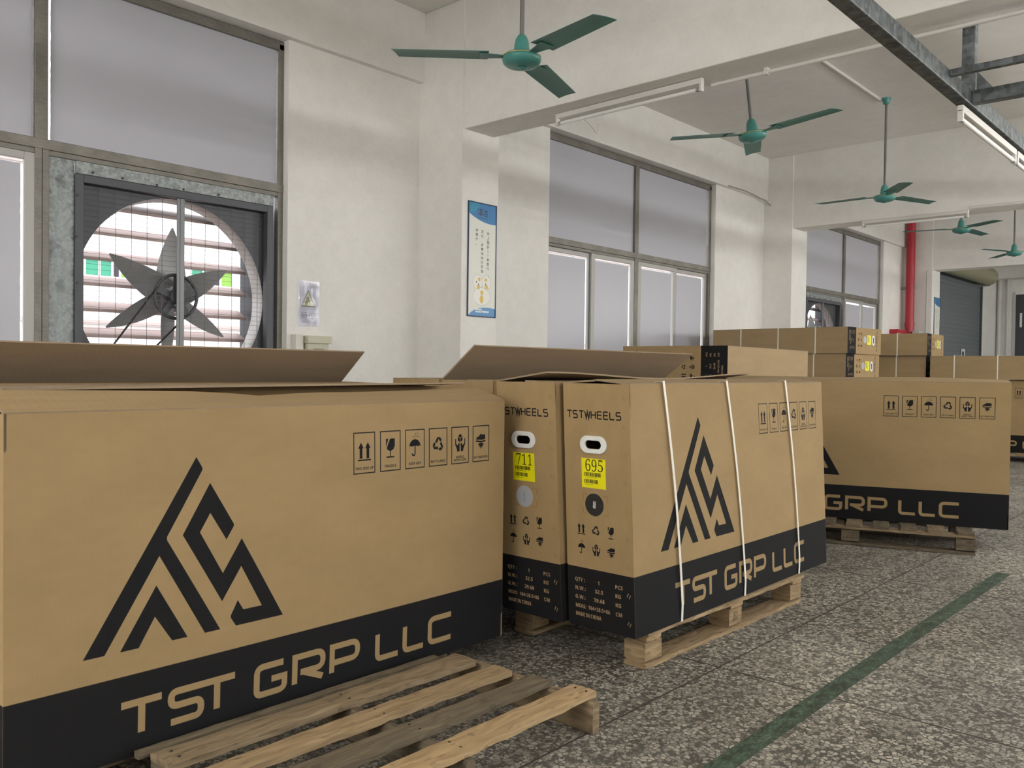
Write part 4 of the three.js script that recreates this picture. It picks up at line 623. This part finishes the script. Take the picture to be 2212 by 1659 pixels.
carton('fourth box at the back of the strapped pallet', [2.352, 0.131, -2.507], 0, { lean: 0.03 });
// right group, turned
{
  const d = V(-0.322, 0, -0.928).normalize(), turn = Math.atan2(-d.z, d.x), n = V(-d.z, 0, d.x).multiplyScalar(1), C = V(5.655, 0.131, -1.197), P = (k, s = 0) => C.clone().addScaledVector(n, BW + k * (BW + 0.012)).addScaledVector(d, s).toArray();
  carton('right-hand kraft box on the weathered pallet, its long printed side in view', P(0), turn, { number: 'plain', disc: 'black', front: { a: 0.05 }, back: { a: 0.10, len: 0.15, warp: (u, v) => v * 0.01 * Math.sin(u * 5) } });
  carton('box behind the right-hand one, cut by the right picture edge', P(1, 0.03), turn, { number: 'plain', disc: 'black', front: { a: 0.02 }, back: { a: 0.12, len: 0.14 } });
}
// a box on its side on three upright ones
{
  const y = 0.069, yaw = 0.069, X = [Math.cos(yaw), 0, -Math.sin(yaw)], N = [-Math.sin(yaw), 0, -Math.cos(yaw)], P = V(5.55, 0, -2.966);
  for (let k = 0; k < 3; k++) carton(`${['front', 'middle', 'rear'][k]} upright box under the box lying on its side`, [P.x + N[0] * k * 0.292, y + 0.001, P.z + N[2] * k * 0.292], yaw, { bulge: 0 });
  const a = carton('box lying on its side, black end with sideways text, behind the strapped pallet', [P.x, y + 0.868, P.z], 0, { front: { a: 0 }, bulge: 0.0 }); lay(a, X, N); a.position.y = y + BH + 0.006 + 0.285 + 0.004;
  // its local -z points up after the turn: shift down by its width
}
function lyingStack(px, pz, yaw, y, label, o) { // length to -Z, bottom towards -X
  const X = [-Math.sin(yaw), 0, -Math.cos(yaw)], Y = [Math.cos(yaw), 0, -Math.sin(yaw)];
  const t = carton(label, [px, y, pz], 0, { bulge: 0, disc: 'grey', number: 'plain', ...o }); return lay(t, X, Y);
}
const STR = [{ top: 0.36, low: 0.36 }, { top: 0.80, low: 0.80 }, { top: 1.27, low: 1.27 }];
for (let k = 0; k < 3; k++) carton(`${['left', 'middle', 'right'][k]} upright box at the bottom of the strapped background stack`, [9.14 + k * 0.29 + 0.285, 0.091, -3.5 + k * 0.016], -0.054 + D2, { bulge: 0 });
lyingStack(9.14, -3.50, -0.054, 0.9605, 'lower lying box of the strapped stack in the background', { straps: STR });
lyingStack(9.12, -3.478, -0.054, 1.2475, 'top lying box of the strapped stack left of the second column', { straps: STR });
for (let k = 0; k < 3; k++) for (let j = 0; j < 2; j++) carton(`${['left', 'middle', 'right'][k]} ${['rear', 'front'][j]} upright box at the bottom of the far stack`, [11.61 + k * 0.29 + 0.285, 0.114, -3.40 + j * 1.66], D2, { bulge: 0 });
lyingStack(11.62, -3.43, 0.03, 0.984, 'lower lying box of the far stack under the red cabinet', { straps: STR });
lyingStack(11.58, -3.407, 0.058, 1.272, 'top lying box of the far stack near the roller shutter', { straps: STR });
lyingStack(11.55, -1.72, 0.0, 0.984, 'long lying strapped box at the right picture edge, below the shutter', { straps: [{ top: 0.42, low: 0.42 }, { top: 0.88, low: 0.88 }, { top: 1.36, low: 1.36 }] });

renderer.render(scene, camera);
